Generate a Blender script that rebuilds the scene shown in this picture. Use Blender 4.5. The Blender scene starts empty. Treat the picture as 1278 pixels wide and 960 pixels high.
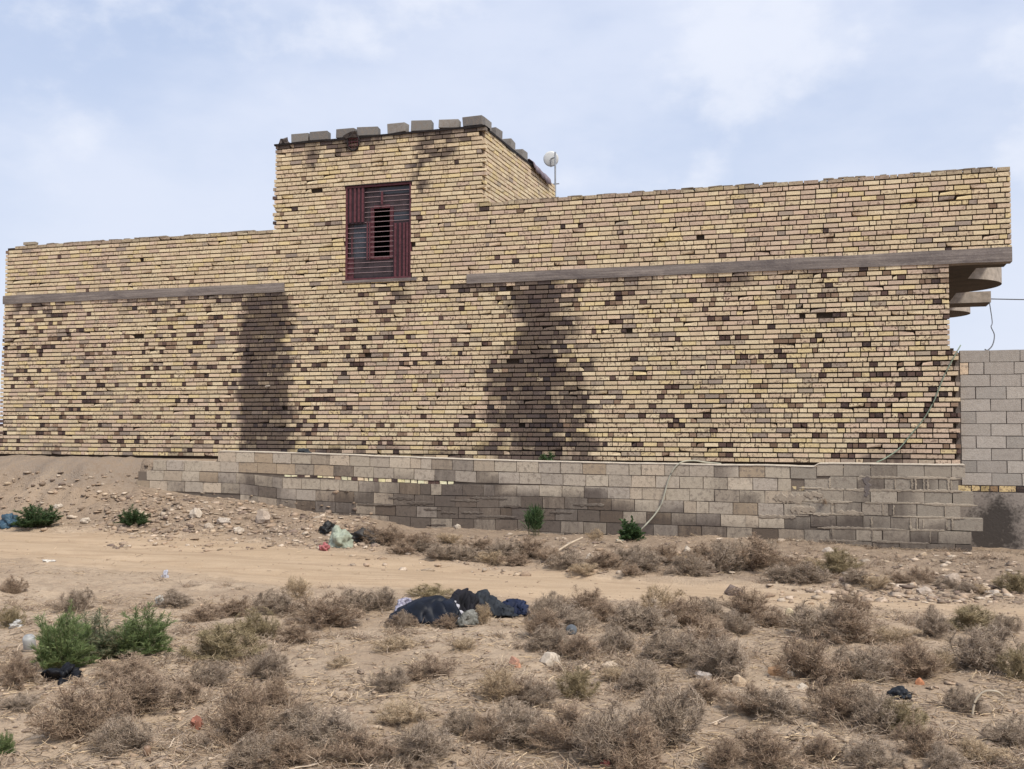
import bpy, math, random
import numpy as np
from mathutils import Vector, noise as mn
R = random.Random(7)
NR = np.random.default_rng(11)
S = bpy.context.scene
COL = S.collection

# ------------------------------------------------------------------ survey camera (photo pixels -> world points)
F, HZ, CX, CY = 1310.0, 530.0, 639.0, 480.0
YAW = math.radians(17.9)
PIT = math.atan((HZ - CY) / F)
CAM = (0.0, -18.5, 0.65)

def ray(px, py):
    x = (px - CX) / F; y = (CY - py) / F
    f = math.cos(PIT) - y * math.sin(PIT); u = math.sin(PIT) + y * math.cos(PIT)
    return (math.cos(YAW) * x - math.sin(YAW) * f, math.sin(YAW) * x + math.cos(YAW) * f, u)

def on_y(px, py, y=0.0):
    r = ray(px, py); t = (y - CAM[1]) / r[1]
    return CAM[0] + r[0] * t, CAM[2] + r[2] * t

def on_x(px, py, x):
    r = ray(px, py); t = (x - CAM[0]) / r[0]
    return CAM[1] + r[1] * t, CAM[2] + r[2] * t

def U(px, py=460.0): return on_y(px, py)[0]

def sstep(a, b, x):
    t = np.clip((x - a) / (b - a), 0, 1); return t * t * (3 - 2 * t)

# ------------------------------------------------------------------ terrain
FOOT_X = [-40, -17.5, -14.0, -11.5, -8.7, -7.5, -5.5, -2.0, 1.7, 6, 40]
FOOT_Z = [-0.1, -0.15, -0.55, -0.80, -1.05, -1.22, -1.24, -1.22, -1.33, -1.36, -1.3]
def track_edges(x):
    near = np.interp(x, [-30, -14, -10, -6.75, -3.5, -0.5, 1.6, 10], [-6.2, -6.3, -7.2, -7.8, -7.7, -7.4, -7.3, -7.2])
    far = np.interp(x, [-30, -14.8, -9.7, -7.0, -4.4, -0.5, 1.75, 10], [-2.9, -3.05, -3.2, -4.0, -4.9, -5.7, -6.0, -6.2])
    return near, far
def nz(x, y, s, seed=0.0): return mn.noise(Vector((x * s + seed * 7.3, y * s - seed * 3.1, seed)))
def track_mask(x, y):
    near, far = track_edges(x)
    w = 0.35 * nz(x, y, 0.9, 2) + 0.12 * nz(x, y, 4, 3)
    return float(np.clip(min((y - near + w) / 1.1, (far - y + w) / 1.0) + 0.12, 0, 1))
def zg(x, y):
    near, far = track_edges(x)
    zb = float(np.interp(y, [-40, -18.5, -13, -9, near + .3, far - .2], [-1.0, -1.0, -1.04, -1.12, -1.25, -1.24]))
    foot = float(np.interp(x, FOOT_X, FOOT_Z))
    yw = -0.8 if -14.0 < x < 1.75 else -0.05
    if y > far - .2:
        t = float(sstep(far - .2, yw, y)); zb = -1.24 + (foot + 1.24) * (0.35 * t + 0.65 * t ** 0.8)
        if x < -12.5:                                   # the earth bank against the left end of the house
            k = float(sstep(-13.5, -14.7, x) if y > -1.6 else sstep(-12.2, -14.4, x)); tb = float(sstep(far + .3, -0.25, y))
            zb += k * ((-1.2 + 1.17 * tb) - zb)
        if yw > -.5 and x > 1.75: zb = -1.24 + (foot + 1.24) * t
        zb += .26 * float(sstep(-10.5, -12.5, x)) * math.sin(math.pi * min(1, max(0, t))) * (nz(x, y, 1.3, 15) + .5 * nz(x, y, 3.1, 16))
        zb += 0.10 * math.sin(math.pi * min(1, max(0, t))) * (0.5 + nz(x, y, 0.7, 5))
    if -13.6 < x < 1.42 and y > -0.79:
        zb += (-0.05 - zb) * float(sstep(-0.79, -0.63, y))
    elif -15.2 < x <= -13.6 and y > -.8:
        zb += (max(zb, -0.045) - zb) * float(sstep(-.80, -.15, y)) * float(sstep(-15.2, -14.6, x))
    m = track_mask(x, y) if -7.9 < y < -2.7 else 0
    a = 1 - 0.75 * m
    if not (-14.2 < x < 1.9 and y > -0.78):
        zb += a * (0.06 * nz(x, y, 0.8, 1) + 0.035 * nz(x, y, 2.3, 4))
        if -21 < x < 8 and -18 < y < 1:
            zb += a * (0.020 * nz(x, y, 6, 6) + 0.014 * nz(x, y, 12, 8))
        if m > 0:                                       # wheel ruts
            c = (near + far) / 2 - .1
            for o in (-0.55, 0.75): zb -= 0.06 * m * math.exp(-((y - c - o + .12 * nz(x, y, .5, 9)) / 0.2) ** 2)
    return zb

def hit(px, py):
    r = ray(px, py); t = 3.0
    while t < 60:
        x, y, z = CAM[0] + r[0] * t, CAM[1] + r[1] * t, CAM[2] + r[2] * t
        g = zg(x, y)
        if z < g:
            return x, y, g, t
        t += 0.04
    return x, y, g, t

# ------------------------------------------------------------------ node helpers
class NT:
    def __init__(s, name):
        s.m = bpy.data.materials.new(name); s.m.use_nodes = True
        s.t = s.m.node_tree; s.n = s.t.nodes; s.l = s.t.links
        s.b = s.n['Principled BSDF']; s.b.inputs['Roughness'].default_value = 0.9
        s.b.inputs['Specular IOR Level'].default_value = 0.25
    def node(s, k, **kw):
        n = s.n.new(k)
        for a, v in kw.items(): setattr(n, a, v)
        return n
    def inp(s, sock, v):
        if hasattr(v, 'is_output') or isinstance(v, bpy.types.NodeSocket): s.l.new(v, sock)
        else:
            try: sock.default_value = v
            except Exception: sock.default_value = (*v, 1) if len(v) == 3 else v
    def coord(s, scale=(1, 1, 1)):
        tc = s.node('ShaderNodeTexCoord'); mp = s.node('ShaderNodeMapping')
        s.l.new(tc.outputs['Object'], mp.inputs['Vector']); mp.inputs['Scale'].default_value = scale
        return mp.outputs['Vector']
    def noise(s, vec, scale, detail=4, rough=0.6, dist=0.0):
        n = s.node('ShaderNodeTexNoise'); s.l.new(vec, n.inputs['Vector'])
        n.inputs['Scale'].default_value = scale; n.inputs['Detail'].default_value = detail
        n.inputs['Roughness'].default_value = rough; n.inputs['Distortion'].default_value = dist
        return n.outputs['Fac']
    def ramp(s, v, a, b, lo=0.0, hi=1.0):
        n = s.node('ShaderNodeMapRange'); s.inp(n.inputs['Value'], v)
        n.inputs['From Min'].default_value = a; n.inputs['From Max'].default_value = b
        n.inputs['To Min'].default_value = lo; n.inputs['To Max'].default_value = hi
        return n.outputs['Result']
    def math(s, op, a, b=0.5):
        n = s.node('ShaderNodeMath', operation=op); s.inp(n.inputs[0], a); s.inp(n.inputs[1], b)
        return n.outputs[0]
    def mix(s, f, a, b, mode='MIX'):
        n = s.node('ShaderNodeMix', data_type='RGBA', blend_type=mode)
        s.inp(n.inputs[0], f); s.inp(n.inputs[6], a if not isinstance(a, tuple) else (*a, 1)); s.inp(n.inputs[7], b if not isinstance(b, tuple) else (*b, 1))
        return n.outputs[2]
    def attr(s, name):
        return s.node('ShaderNodeAttribute', attribute_name=name)
    def bump(s, h, strength=0.5, dist=0.02):
        n = s.node('ShaderNodeBump'); n.inputs['Strength'].default_value = strength; n.inputs['Distance'].default_value = dist
        s.inp(n.inputs['Height'], h); s.l.new(n.outputs[0], s.b.inputs['Normal'])
    def base(s, c): s.inp(s.b.inputs['Base Color'], c if not isinstance(c, tuple) else (*c, 1))

def simple(name, col, rough=0.8, var=0.25, scale=12, bump=0.0, metal=0.0):
    t = NT(name); v = t.coord(); n = t.noise(v, scale, 5)
    f = t.ramp(n, .3, .7)
    d = tuple(c * (1 - var) for c in col); l = tuple(min(1, c * (1 + var)) for c in col)
    t.base(t.mix(f, d, l)); t.b.inputs['Roughness'].default_value = rough; t.b.inputs['Metallic'].default_value = metal
    if bump: t.bump(n, bump, .02)
    return t.m

# masonry: Col = colour of each unit, Mask = (burnt, stained, random)
def masonry(name, stain_col, hi=.60, smax=.95, mott=(.15, .10, .075), scale=22, grime=(.16, .12, .09)):
    t = NT(name); v = t.coord()
    col = t.attr('Col').outputs['Color']; mk = t.node('ShaderNodeSeparateColor'); t.l.new(t.attr('Mask').outputs['Color'], mk.inputs[0])
    n1 = t.noise(v, scale, 4, .65); n2 = t.noise(v, 70, 3, .6); n3 = t.noise(v, 5, 5, .65); n4 = t.noise(t.coord((1, 1, .25)), 9, 4, .7)
    c = t.mix(t.ramp(n2, .3, .75), t.mix(1.0, col, (.78, .76, .74), 'MULTIPLY'), t.mix(1.0, col, (1.12, 1.1, 1.06), 'MULTIPLY'))
    b = t.math('MULTIPLY', t.ramp(n1, .51, .62), mk.outputs[0])
    c = t.mix(b, c, mott)
    c = t.mix(t.ramp(n3, .56, .82, 0, .30), c, grime)
    sx = t.math('ADD', t.math('ADD', mk.outputs[1], t.math('MULTIPLY', t.math('SUBTRACT', n4, .5), .9)), t.math('MULTIPLY', t.math('SUBTRACT', mk.outputs[2], .5), 1.05))
    sf = t.math('MULTIPLY', t.ramp(sx, .0, hi, 0, smax), t.ramp(mk.outputs[1], 0, .14))
    c = t.mix(sf, c, t.mix(.55, t.mix(1.0, c, (.26, .225, .235), 'MULTIPLY'), stain_col))
    t.base(c); t.bump(t.math('ADD', n2, n1), .45, .012)
    return t.m

M = {}
M['brick'] = masonry('yellow_brick', (.070, .057, .058))
M['mortar'] = masonry('brown_mortar', (.02, .017, .016), scale=12)
M['block'] = masonry('cinder_block', (.075, .063, .055), .92, .88, (.20, .165, .135), 14, (.20, .165, .13))
def concrete():
    t = NT('board_marked_concrete'); v = t.coord((.25, 1, 9)); w = t.coord()
    n = t.noise(v, 3.0, 5, .6); n2 = t.noise(w, 30, 4); n3 = t.noise(t.coord((.9, 1, 2.5)), 1.6, 5, .7)
    c = t.mix(t.ramp(n, .3, .7), (.125, .105, .097), (.28, .24, .215))
    c = t.mix(t.ramp(n3, .46, .66, 0, .75), c, (.095, .08, .08)); c = t.mix(t.ramp(n2, .55, .8, 0, .4), c, (.33, .29, .25))
    t.base(c); t.bump(t.math('ADD', n, n2), .5, .012); return t.m
M['concrete'] = concrete()
M['soffit'] = simple('shade_darkened_soffit', (.050, .039, .034), .95, .3, 3, .3)  # concrete colour darkened to paint in the shade under the slabs
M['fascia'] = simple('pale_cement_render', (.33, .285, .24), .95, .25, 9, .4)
M['tar'] = simple('black_roofing_felt', (.022, .018, .018), .7, .5, 14, .4)
M['sheet'] = simple('weathered_plastic_sheet', (.20, .16, .18), .6, .35, 10, .3)
M['plaster'] = None
def plaster():
    t = NT('grey_cement_plaster'); v = t.coord(); n = t.noise(v, 2.3, 5, .65); n2 = t.noise(v, 24, 4)
    mk = t.node('ShaderNodeSeparateColor'); t.l.new(t.attr('Mask').outputs['Color'], mk.inputs[0])
    c = t.mix(t.ramp(n, .3, .7), (.20, .172, .15), (.31, .27, .235)); c = t.mix(t.ramp(n2, .5, .8, 0, .4), c, (.12, .10, .09))
    sx = t.math('ADD', mk.outputs[1], t.math('MULTIPLY', t.math('SUBTRACT', n, .5), 2.2)); c = t.mix(t.ramp(t.math('ADD', sx, t.math('MULTIPLY', t.math('SUBTRACT', n2, .5), 1.1)), .22, .78, 0, .92), c, (.045, .038, .034))
    t.base(c); t.bump(n2, .4, .015); return t.m
M['plaster'] = plaster()
M['cap'] = simple('pale_mortar_cap', (.50, .44, .36), .95, .2, 14, .5)
M['maroon'] = simple('maroon_paint', (.100, .034, .041), .55, .35, 18)
M['back'] = simple('dark_maroon_sheet', (.036, .019, .024), .6, .3, 8)
M['wire'] = simple('dull_mauve_bar_paint', (.26, .185, .19), .6, .25, 30)
M['panel'] = simple('dark_brown_sheet_metal', (.050, .037, .041), .5, .3, 6)
M['slate'] = simple('slate_blue_glass_paint', (.050, .056, .070), .35, .3, 4)
M['black'] = simple('painted_room_shade', (.01, .008, .008), .9, .2, 5)  # near-black colour painting the darkness of the unlit room
M['cable'] = simple('grey_cable_rubber', (.10, .10, .105), .6, .2, 20)
M['steel'] = simple('galvanised_steel', (.30, .31, .32), .45, .2, 20, metal=.5)
M['dish'] = simple('pale_grey_dish_paint', (.62, .63, .62), .5, .08, 8)
M['hose'] = simple('sun_bleached_hose', (.36, .345, .275), .6, .15, 12)
M['hose_green'] = simple('faded_green_hose', (.20, .245, .185), .6, .2, 12)

def ground_mat(name, track):
    t = NT(name); v = t.coord()
    mk = t.node('ShaderNodeSeparateColor'); t.l.new(t.attr('Mask').outputs['Color'], mk.inputs[0])
    n1 = t.noise(v, 1.1, 6, .6); n2 = t.noise(v, 9, 6, .7); n3 = t.noise(v, 45, 5, .7); n5 = t.noise(t.coord((.35, 1.6, 1)), 2.4, 5, .6, .4)
    soil = t.mix(t.ramp(n1, .33, .68), (.36, .262, .178), (.50, .385, .272))
    soil = t.mix(t.ramp(n2, .47, .66, 0, .75), soil, (.27, .195, .138))
    soil = t.mix(t.ramp(n3, .52, .78, 0, .6), soil, (.58, .465, .34))
    road = t.mix(t.ramp(n5, .3, .7), (.365, .265, .172), (.465, .35, .237))
    road = t.mix(t.ramp(t.noise(t.coord((.12, 2.6, 1)), 3.2, 5, .65, .3), .50, .66, 0, .6), road, (.285, .20, .13))
    road = t.mix(t.ramp(n3, .48, .75, 0, .55), road, (.30, .21, .135))
    rub = t.mix(t.ramp(n2, .35, .65), (.22, .162, .115), (.36, .272, .195))
    c = t.mix(t.ramp(t.math('ADD', mk.outputs[1], t.math('MULTIPLY', t.math('SUBTRACT', n2, .5), .6)), .2, .8), soil, rub)
    rm = t.ramp(t.math('ADD', mk.outputs[0], t.math('MULTIPLY', t.math('SUBTRACT', n2, .5), .7)), .25, .75)
    c = t.mix(rm, c, road); c = t.mix(t.math('MULTIPLY', mk.outputs[2], t.ramp(n2, .3, .6)), c, (.23, .19, .155))
    t.base(c); t.b.inputs['Roughness'].default_value = .95
    vo = t.node('ShaderNodeTexVoronoi'); t.l.new(v, vo.inputs['Vector']); vo.inputs['Scale'].default_value = 28
    h = t.math('ADD', t.math('MULTIPLY', n2, 1.4), t.math('ADD', n3, t.math('MULTIPLY', vo.outputs['Distance'], -.5)))
    t.bump(h, .75 if not track else .35, .035); return t.m
M['soil'] = ground_mat('dry_stony_soil', False); M['track'] = ground_mat('packed_sandy_track', True)

def vcol(name, rough=.9, trans=0.0, gain=1.0):
    t = NT(name); v = t.coord(); c = t.attr('Col').outputs['Color']; n = t.noise(v, 40, 3)
    t.base(t.mix(t.ramp(n, .3, .7), t.mix(1.0, c, (.75 * gain,) * 3, 'MULTIPLY'), t.mix(1.0, c, (1.2 * gain,) * 3, 'MULTIPLY')))
    t.b.inputs['Roughness'].default_value = rough
    if trans:
        tr = t.node('ShaderNodeBsdfTranslucent'); t.l.new(c, tr.inputs['Color']); ms = t.node('ShaderNodeMixShader'); ms.inputs[0].default_value = trans
        t.l.new(t.b.outputs[0], ms.inputs[1]); t.l.new(tr.outputs[0], ms.inputs[2]); t.l.new(ms.outputs[0], t.n['Material Output'].inputs['Surface'])
    return t.m
M['twig'] = vcol('dry_twig_bark', .95, .12)
M['leaf'] = vcol('green_needle_leaf', .6, .3)
M['stone'] = vcol('stone_surface', .95)

# ------------------------------------------------------------------ mesh builder
class MB:
    def __init__(s): s.v = []; s.f = []; s.c = []; s.k = []; s.mi = []
    def add(s, vs, fs, col=(1, 1, 1), mask=(0, 0, 0), mi=0):
        o = len(s.v); s.v.extend(vs)
        for f in fs: s.f.append([i + o for i in f]); s.c.append(col); s.k.append(mask); s.mi.append(mi)
    def box(s, x0, x1, y0, y1, z0, z1, col=(1, 1, 1), mask=(0, 0, 0), mi=0, jit=0.0):
        j = lambda: R.uniform(-jit, jit) if jit else 0
        vs = [(x + j(), y + j(), z + j()) for x, y, z in ((x0, y0, z0), (x1, y0, z0), (x1, y1, z0), (x0, y1, z0), (x0, y0, z1), (x1, y0, z1), (x1, y1, z1), (x0, y1, z1))]
        s.add(vs, [(0, 3, 2, 1), (4, 5, 6, 7), (0, 1, 5, 4), (1, 2, 6, 5), (2, 3, 7, 6), (3, 0, 4, 7)], col, mask, mi)
    def tube(s, pts, r, n=6, col=(1, 1, 1), mi=0, cap=True):
        P = [Vector(p) for p in pts]; rings = []
        for i, p in enumerate(P):
            d = (P[min(i + 1, len(P) - 1)] - P[max(i - 1, 0)]).normalized()
            a = d.cross(Vector((0, 0, 1)) if abs(d.z) < .9 else Vector((1, 0, 0))).normalized(); b = d.cross(a)
            rr = r[i] if isinstance(r, (list, tuple)) else r
            rings.append([tuple(p + (a * math.cos(2 * math.pi * q / n) + b * math.sin(2 * math.pi * q / n)) * rr) for q in range(n)])
        vs = [q for g in rings for q in g]; fs = []
        for i in range(len(P) - 1):
            for q in range(n): fs.append((i * n + q, i * n + (q + 1) % n, (i + 1) * n + (q + 1) % n, (i + 1) * n + q))
        if cap: fs.append(tuple(range(n))[::-1]); fs.append(tuple((len(P) - 1) * n + q for q in range(n)))
        s.add(vs, fs, col, (0, 0, 0), mi)
    def build(s, name, mats, parent=None, smooth=False):
        me = bpy.data.meshes.new(name); me.from_pydata(s.v, [], s.f)
        setcols(me, np.array(s.c, np.float32), None); setmask(me, s.f, s.k, s.v)
        for m in (mats if isinstance(mats, (list, tuple)) else [mats]): me.materials.append(m)
        me.polygons.foreach_set('material_index', np.array(s.mi, np.int32))
        if smooth: me.polygons.foreach_set('use_smooth', np.ones(len(me.polygons), bool))
        return link(name, me, parent)
def setmask(me, fs, ks, vs):
    out = []
    for f, k in zip(fs, ks):
        for i in f: out.append(k(*vs[i]) if callable(k) else k)
    at = me.color_attributes.new('Mask', 'FLOAT_COLOR', 'CORNER'); b = np.ones((len(out), 4), np.float32); b[:, :3] = np.array(out, np.float32); at.data.foreach_set('color', b.ravel())
def setcols(me, c, k):
    ln = np.empty(len(me.polygons), np.int32); me.polygons.foreach_get('loop_total', ln)
    for nm, a in (('Col', c), ('Mask', k)):
        if a is None: continue
        at = me.color_attributes.new(nm, 'FLOAT_COLOR', 'CORNER')
        b = np.ones((len(me.loops), 4), np.float32); b[:, :3] = np.repeat(a[:, :3], ln, 0); at.data.foreach_set('color', b.ravel())
def link(name, me, parent=None):
    o = bpy.data.objects.new(name, me); COL.objects.link(o)
    if parent: o.parent = parent
    return o
def tag(o, label=None, cat=None, group=None, kind=None):
    for k, v in (('label', label), ('category', cat), ('group', group), ('kind', kind)):
        if v: o[k] = v
    return o
def empty(name, loc, label, cat, group=None):
    o = bpy.data.objects.new(name, None); COL.objects.link(o); o.location = loc; o.empty_display_size = .1
    return tag(o, label, cat, group)
def part(mb, name, mat, root, smooth=False):
    o = mb.build(name, mat, root, smooth)
    if root is not None and root.type == 'EMPTY':        # geometry is authored in world space: move it to the root's frame
        o.data.transform(root.matrix_basis.inverted())
    return o
def copy_thing(o, loc, rz=0, sc=None):
    c = o.copy(); COL.objects.link(c); c.location = loc; c.rotation_euler = (0, 0, rz)
    if sc: c.scale = sc
    for ch in o.children:
        d = ch.copy(); COL.objects.link(d); d.parent = c
    return c

# ------------------------------------------------------------------ brickwork
P = 0.0848                                              # one course
def front(u, d, z): return (u, -d, z)
def make_side(x0): return lambda u, d, z: (x0 + d, u, z)
CREAM = [(0.672, 0.557, 0.382), (0.65, 0.528, 0.362), (0.693, 0.583, 0.404), (0.63, 0.513, 0.355), (0.63, 0.496, 0.362), (0.672, 0.546, 0.321), (0.598, 0.48, 0.339)]
PINK = [(0.581, 0.446, 0.339), (0.541, 0.42, 0.329), (0.592, 0.468, 0.36)]
BURN = [(.075, .045, .040), (.12, .078, .068), (.055, .038, .037), (.22, .15, .105), (.30, .21, .15)]
GREYB = [(.38, .31, .25), (.33, .27, .225), (.42, .35, .27)]
def stain(u, z):
    s = 0.0
    zl = 3.5
    if z < 3.31:
        a, b = U(301), U(354)
        e = .55 * nz(u, z, 1.8, 12)
        s = max(s, 0.95 * float(sstep(a - .05, a + .07, u + .16 * e) * (1 - sstep(b - .05, b + .14 + .35 * (1 - z / zl), u + .2 * e))))
        c0 = U(669); d = (u - c0 + .10 * nz(u * 1.5, z * .5, 2.2, 16)) / (.40 + .10 * e + .06 * (3.3 - z) / 3.3)
        s = max(s, 0.9 * float(1 - sstep(.70, 1.25, abs(d))))
        d2 = (u - U(676)) / (1.05 if u < U(676) else .98); f = nz(u, z, 1.9, 17) + .5 * nz(u, z, 4.5, 18)
        s = max(s, float(np.clip(.74 + .5 * f, 0, .92)) * float(1 - sstep(.80, 1.12, abs(d2 + .22 * e))) * float(1 - sstep(1.1, 2.3, z + .5 * f)))
        s = max(s, float(np.clip(.30 + .6 * f, 0, .6)) * float(1 - sstep(.5, .95, abs(d2))))
        s = max(s, .33 * float(sstep(2.9, 3.3, z)) * float(sstep(.0, .5, nz(u, z, .7, 14) + .1)))
        s = max(s, .3 * float(1 - sstep(.0, .35, z)) * float(sstep(-.2, .4, nz(u, z, .9, 15))))
    if z > 4.9 and U(345) - .1 < u < U(606):
        for px, w, zb, a in ((527, .09, 4.95, 1.1), (390, .13, 5.5, .75), (440, .2, 5.9, .8), (550, .24, 5.6, .75), (585, .14, 5.75, .5), (420, .16, 5.75, .6), (470, .18, 5.95, .6), (500, .25, 5.9, .65), (360, .12, 5.9, .4)):
            s = max(s, a * math.exp(-((u - U(px, 200)) / w) ** 2) * float(sstep(zb, zb + .5, z)))
        s = max(s, .42 * float(sstep(6.0, 6.25, z)))
    return s
def lay(mb, mp, c0, c1, ufn, holes=(), z0=0.0, style='lower', stained=True, corner=0.0, miss=0.006, tint=0.0):
    for k in range(c0, c1):
        lo, hi = ufn(k); u = lo - (R.uniform(0, .2) if not corner else 0); zc = z0 + k * P + P / 2
        wav = 0.0
        zig = k % 2
        odd_dark = style == 'lower' and (k % 2 == 1)
        while u < hi - .03:
            r = R.random()
            pm = .52 if odd_dark else (.20 if style == 'lower' else .24)
            L = (R.choice((.113, .113, .09, .075)) if r < pm else .236 if r < .95 else .17) + R.uniform(-.006, .006)
            a = max(u, lo); b = min(u + L, hi)
            if hi - b < .05: b = hi
            header = (b - a) < .15
            u += L + R.uniform(.009, .018)
            if b - a < .03: continue
            cu = (a + b) / 2; segs = [(a, b)]
            for (h0, h1, g0, g1) in holes:
                if g0 - .03 < zc < g1 + .03:
                    out = []
                    for (p, q) in segs:
                        if q <= h0 or p >= h1: out.append((p, q)); continue
                        if h0 - p > .03: out.append((p, h0))
                        if q - h1 > .03: out.append((h1, q))
                    segs = out
            for (p, q) in segs:
                if R.random() < miss * (.6 if header else .12): continue
                cu = (p + q) / 2
                pk = float(np.clip(.10 + .75 * nz(cu, zc, .35, 20) + (.16 if zc < 3.3 and cu < U(310) else 0) - (.12 if style != 'lower' else 0), 0, .8))
                rr = R.random()
                base = R.choice(PINK) if rr < pk else R.choice(CREAM)
                burn = R.choice((0, .15, .4, .8, 1.0)) * (1.0 if style == 'lower' else .8)
                pd = (.50 if header else .0) if odd_dark else (.13 if header else .004)
                if style == 'upper': pd *= .8
                if style == 'side': pd *= .25; burn *= .4
                pd *= .25 + 1.5 * max(0, min(1, .5 + 1.5 * nz(cu, zc, .7, 21)))
                if R.random() < pd: base = R.choice(BURN if odd_dark else BURN[1:]); burn = .5
                elif R.random() < (.07 if style == 'lower' else .03): base = R.choice(GREYB)
                if k == c1 - 1 and style == 'upper' : base = tuple(x * .62 + .02 for x in base); burn = .6
                j = R.uniform(.90, 1.08); base = tuple(x * j for x in base)
                s = stain(cu, zc) if stained else 0
                h = P - .0235; zb = z0 + k * P + .0118 + R.uniform(-.0014, .0014)
                dep = R.uniform(-.003, .008) + (.006 if header and R.random() < .3 else 0)
                J = lambda m=.0017: R.uniform(-m, m)
                fr = [(p + J(), dep + J(), zb + J()), (q + J(), dep + J(), zb + J()), (q + J(), dep + J(), zb + h + J()), (p + J(), dep + J(), zb + h + J())]
                if R.random() < .045:                       # a broken corner
                    i = R.randrange(4); f = list(fr[i]); f[0] += (.022 if i in (0, 3) else -.022); f[2] += (.018 if i < 2 else -.018); f[1] -= .012; fr[i] = tuple(f)
                bk = [(p, -.11, zb), (q, -.11, zb), (q, -.11, zb + h), (p, -.11, zb + h)]
                mb.add([mp(*w) for w in fr + bk], [(0, 1, 2, 3), (1, 5, 6, 2), (4, 0, 3, 7), (3, 2, 6, 7), (4, 5, 1, 0)], base, (lambda x, y, z, bu=burn, rr_=R.random(): (bu, stain(x, z), rr_)) if stained else (burn, 0, R.random()))
def mortar(mb, mp, u0, u1, z0, z1, d0=-.046, d1=-.20, step=.35):
    n = max(1, int((u1 - u0) / step)); m = max(1, int((z1 - z0) / step))
    for i in range(n):
        for j in range(m):
            a, b = u0 + (u1 - u0) * i / n, u0 + (u1 - u0) * (i + 1) / n; c, d = z0 + (z1 - z0) * j / m, z0 + (z1 - z0) * (j + 1) / m
            s = stain((a + b) / 2, (c + d) / 2)
            mb.add([mp(a, d0, c), mp(b, d0, c), mp(b, d0, d), mp(a, d0, d)], [(0, 1, 2, 3)], (.042, .030, .022), (.0, s, 0), 1)
    q = [mp(u0, d0, z0), mp(u1, d0, z0), mp(u1, d0, z1), mp(u0, d0, z1), mp(u0, d1, z0), mp(u1, d1, z0), mp(u1, d1, z1), mp(u0, d1, z1)]
    mb.add(q, [(1, 5, 6, 2), (4, 0, 3, 7), (3, 2, 6, 7), (4, 5, 1, 0), (5, 4, 7, 6)], (.17, .125, .09), (.3, 0, 0), 1)

BX = [M['brick'], M['mortar']]
XL, XR = -17.74, 1.55
TL, TR = -10.98, -6.56
WL, WR, WZ0, WZ1 = -9.42, -8.02, 3.47, 5.33
house = empty('brick_house', (-8, 0, 0), 'long unfinished yellow brick house with a raised stair tower and stained blank wall', 'house')
def hpart(mb, name, mat, smooth=False): return part(mb, name, mat, house, smooth)
teeth = {}
def ends_lower(k):
    z = k * P
    hi = XR
    if z < 1.92: hi = 1.69 - (.11 if k % 3 == 1 else 0) + R.uniform(-.03, .015)
    lo = XL + R.uniform(-.01, .01) - (.5 if z < .42 else 0) - .1 * max(0, (3.3 - z) / 3.3)
    return lo, hi
# main lower wall: courses 0..38 everywhere, plus the band between the two beams
mb = MB(); lay(mb, front, 0, 39, ends_lower); mortar(mb, front, XL - .02, XR - .03, -.5, 39 * P); mortar(mb, front, XL - .5, XL - .03, -.5, .42)
mortar(mb, front, XR - .03, XR + .06, -.1, 1.9)
hpart(mb, 'lower_wall', BX)
BL1, BR0 = U(355, 360), U(583, 350)                     # where the two beams stop
mb = MB(); lay(mb, front, 39, 54, lambda k: ((XL + .02 + (.25 if k == 53 else 0)), TL + (R.uniform(-.05, .03)) if k > 40 else BL1 - 9), style='upper')
mb2 = MB()
for k in range(41, 54): pass
mortar(mb, front, XL + .03, TL, 41 * P, 53.6 * P)
mb.box(XL + .5, XL + .8, -.005, .1, 54 * P, 54 * P + .06, (.30, .26, .2), (.5, .1, 0), 0, .012)
for i in range(30):
    u = R.uniform(XL + .9, TL - .5); mb.box(u, u + R.uniform(.1, .24), -.004, .1, 54 * P - .012, 54 * P + R.uniform(.002, .010), (.26, .22, .17), (.5, .2, 0), 0, .006)
hpart(mb, 'parapet_wall', BX)
JOIN = [TR + R.uniform(-.2, .2) for _ in range(80)]
mb = MB(); lay(mb, front, 41, 57, lambda k: (JOIN[k], 2.495), style='upper'); mortar(mb, front, TR - .02, 2.475, 41 * P, 56.6 * P)
for i in range(40):
    u = R.uniform(TR + .1, 2.2); mb.box(u, u + R.uniform(.1, .24), -.004, .1, 57 * P - .012, 57 * P + R.uniform(.0, .008), (.26, .22, .17), (.5, .2, 0), 0, .005)
o = hpart(mb, 'parapet_wall', BX)
# the tower: front, band between the beams, side
NT_ = 74
def ends_tower(k):
    z = k * P
    if k < 41: return BL1 + .004, BR0 - .004
    lo = TL + (0 if z > 5.55 else -.03) + (-.03 if (z < 5.5 and k % 2) else 0) + R.uniform(-.008, .008)
    hi = TR + (.06 if k % 3 != 2 else -.02) + R.uniform(-.012, .012) if z > 57 * P else JOIN[k] - .006
    return lo, hi
mb = MB(); lay(mb, front, 39, NT_, ends_tower, [(WL, WR, WZ0, WZ1)], style='upper')
mortar(mb, front, BL1, WL, 39 * P, NT_ * P - .02); mortar(mb, front, WR, BR0, 39 * P, NT_ * P - .02); mortar(mb, front, WL, WR, 39 * P, WZ0 - .03); mortar(mb, front, WL, WR, WZ1, NT_ * P - .02)
mortar(mb, front, TL, BL1, 41 * P, NT_ * P - .02); mortar(mb, front, BR0, TR - .02, 41 * P, NT_ * P - .02)
sd = make_side(TR); YT = on_x(692, 250, TR)[0]
lay(mb, sd, 53, NT_, lambda k: (.12, YT + .05), style='side', stained=False, z0=0, miss=.002)
mortar(mb, sd, .05, YT, 52 * P, NT_ * P - .02)
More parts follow.
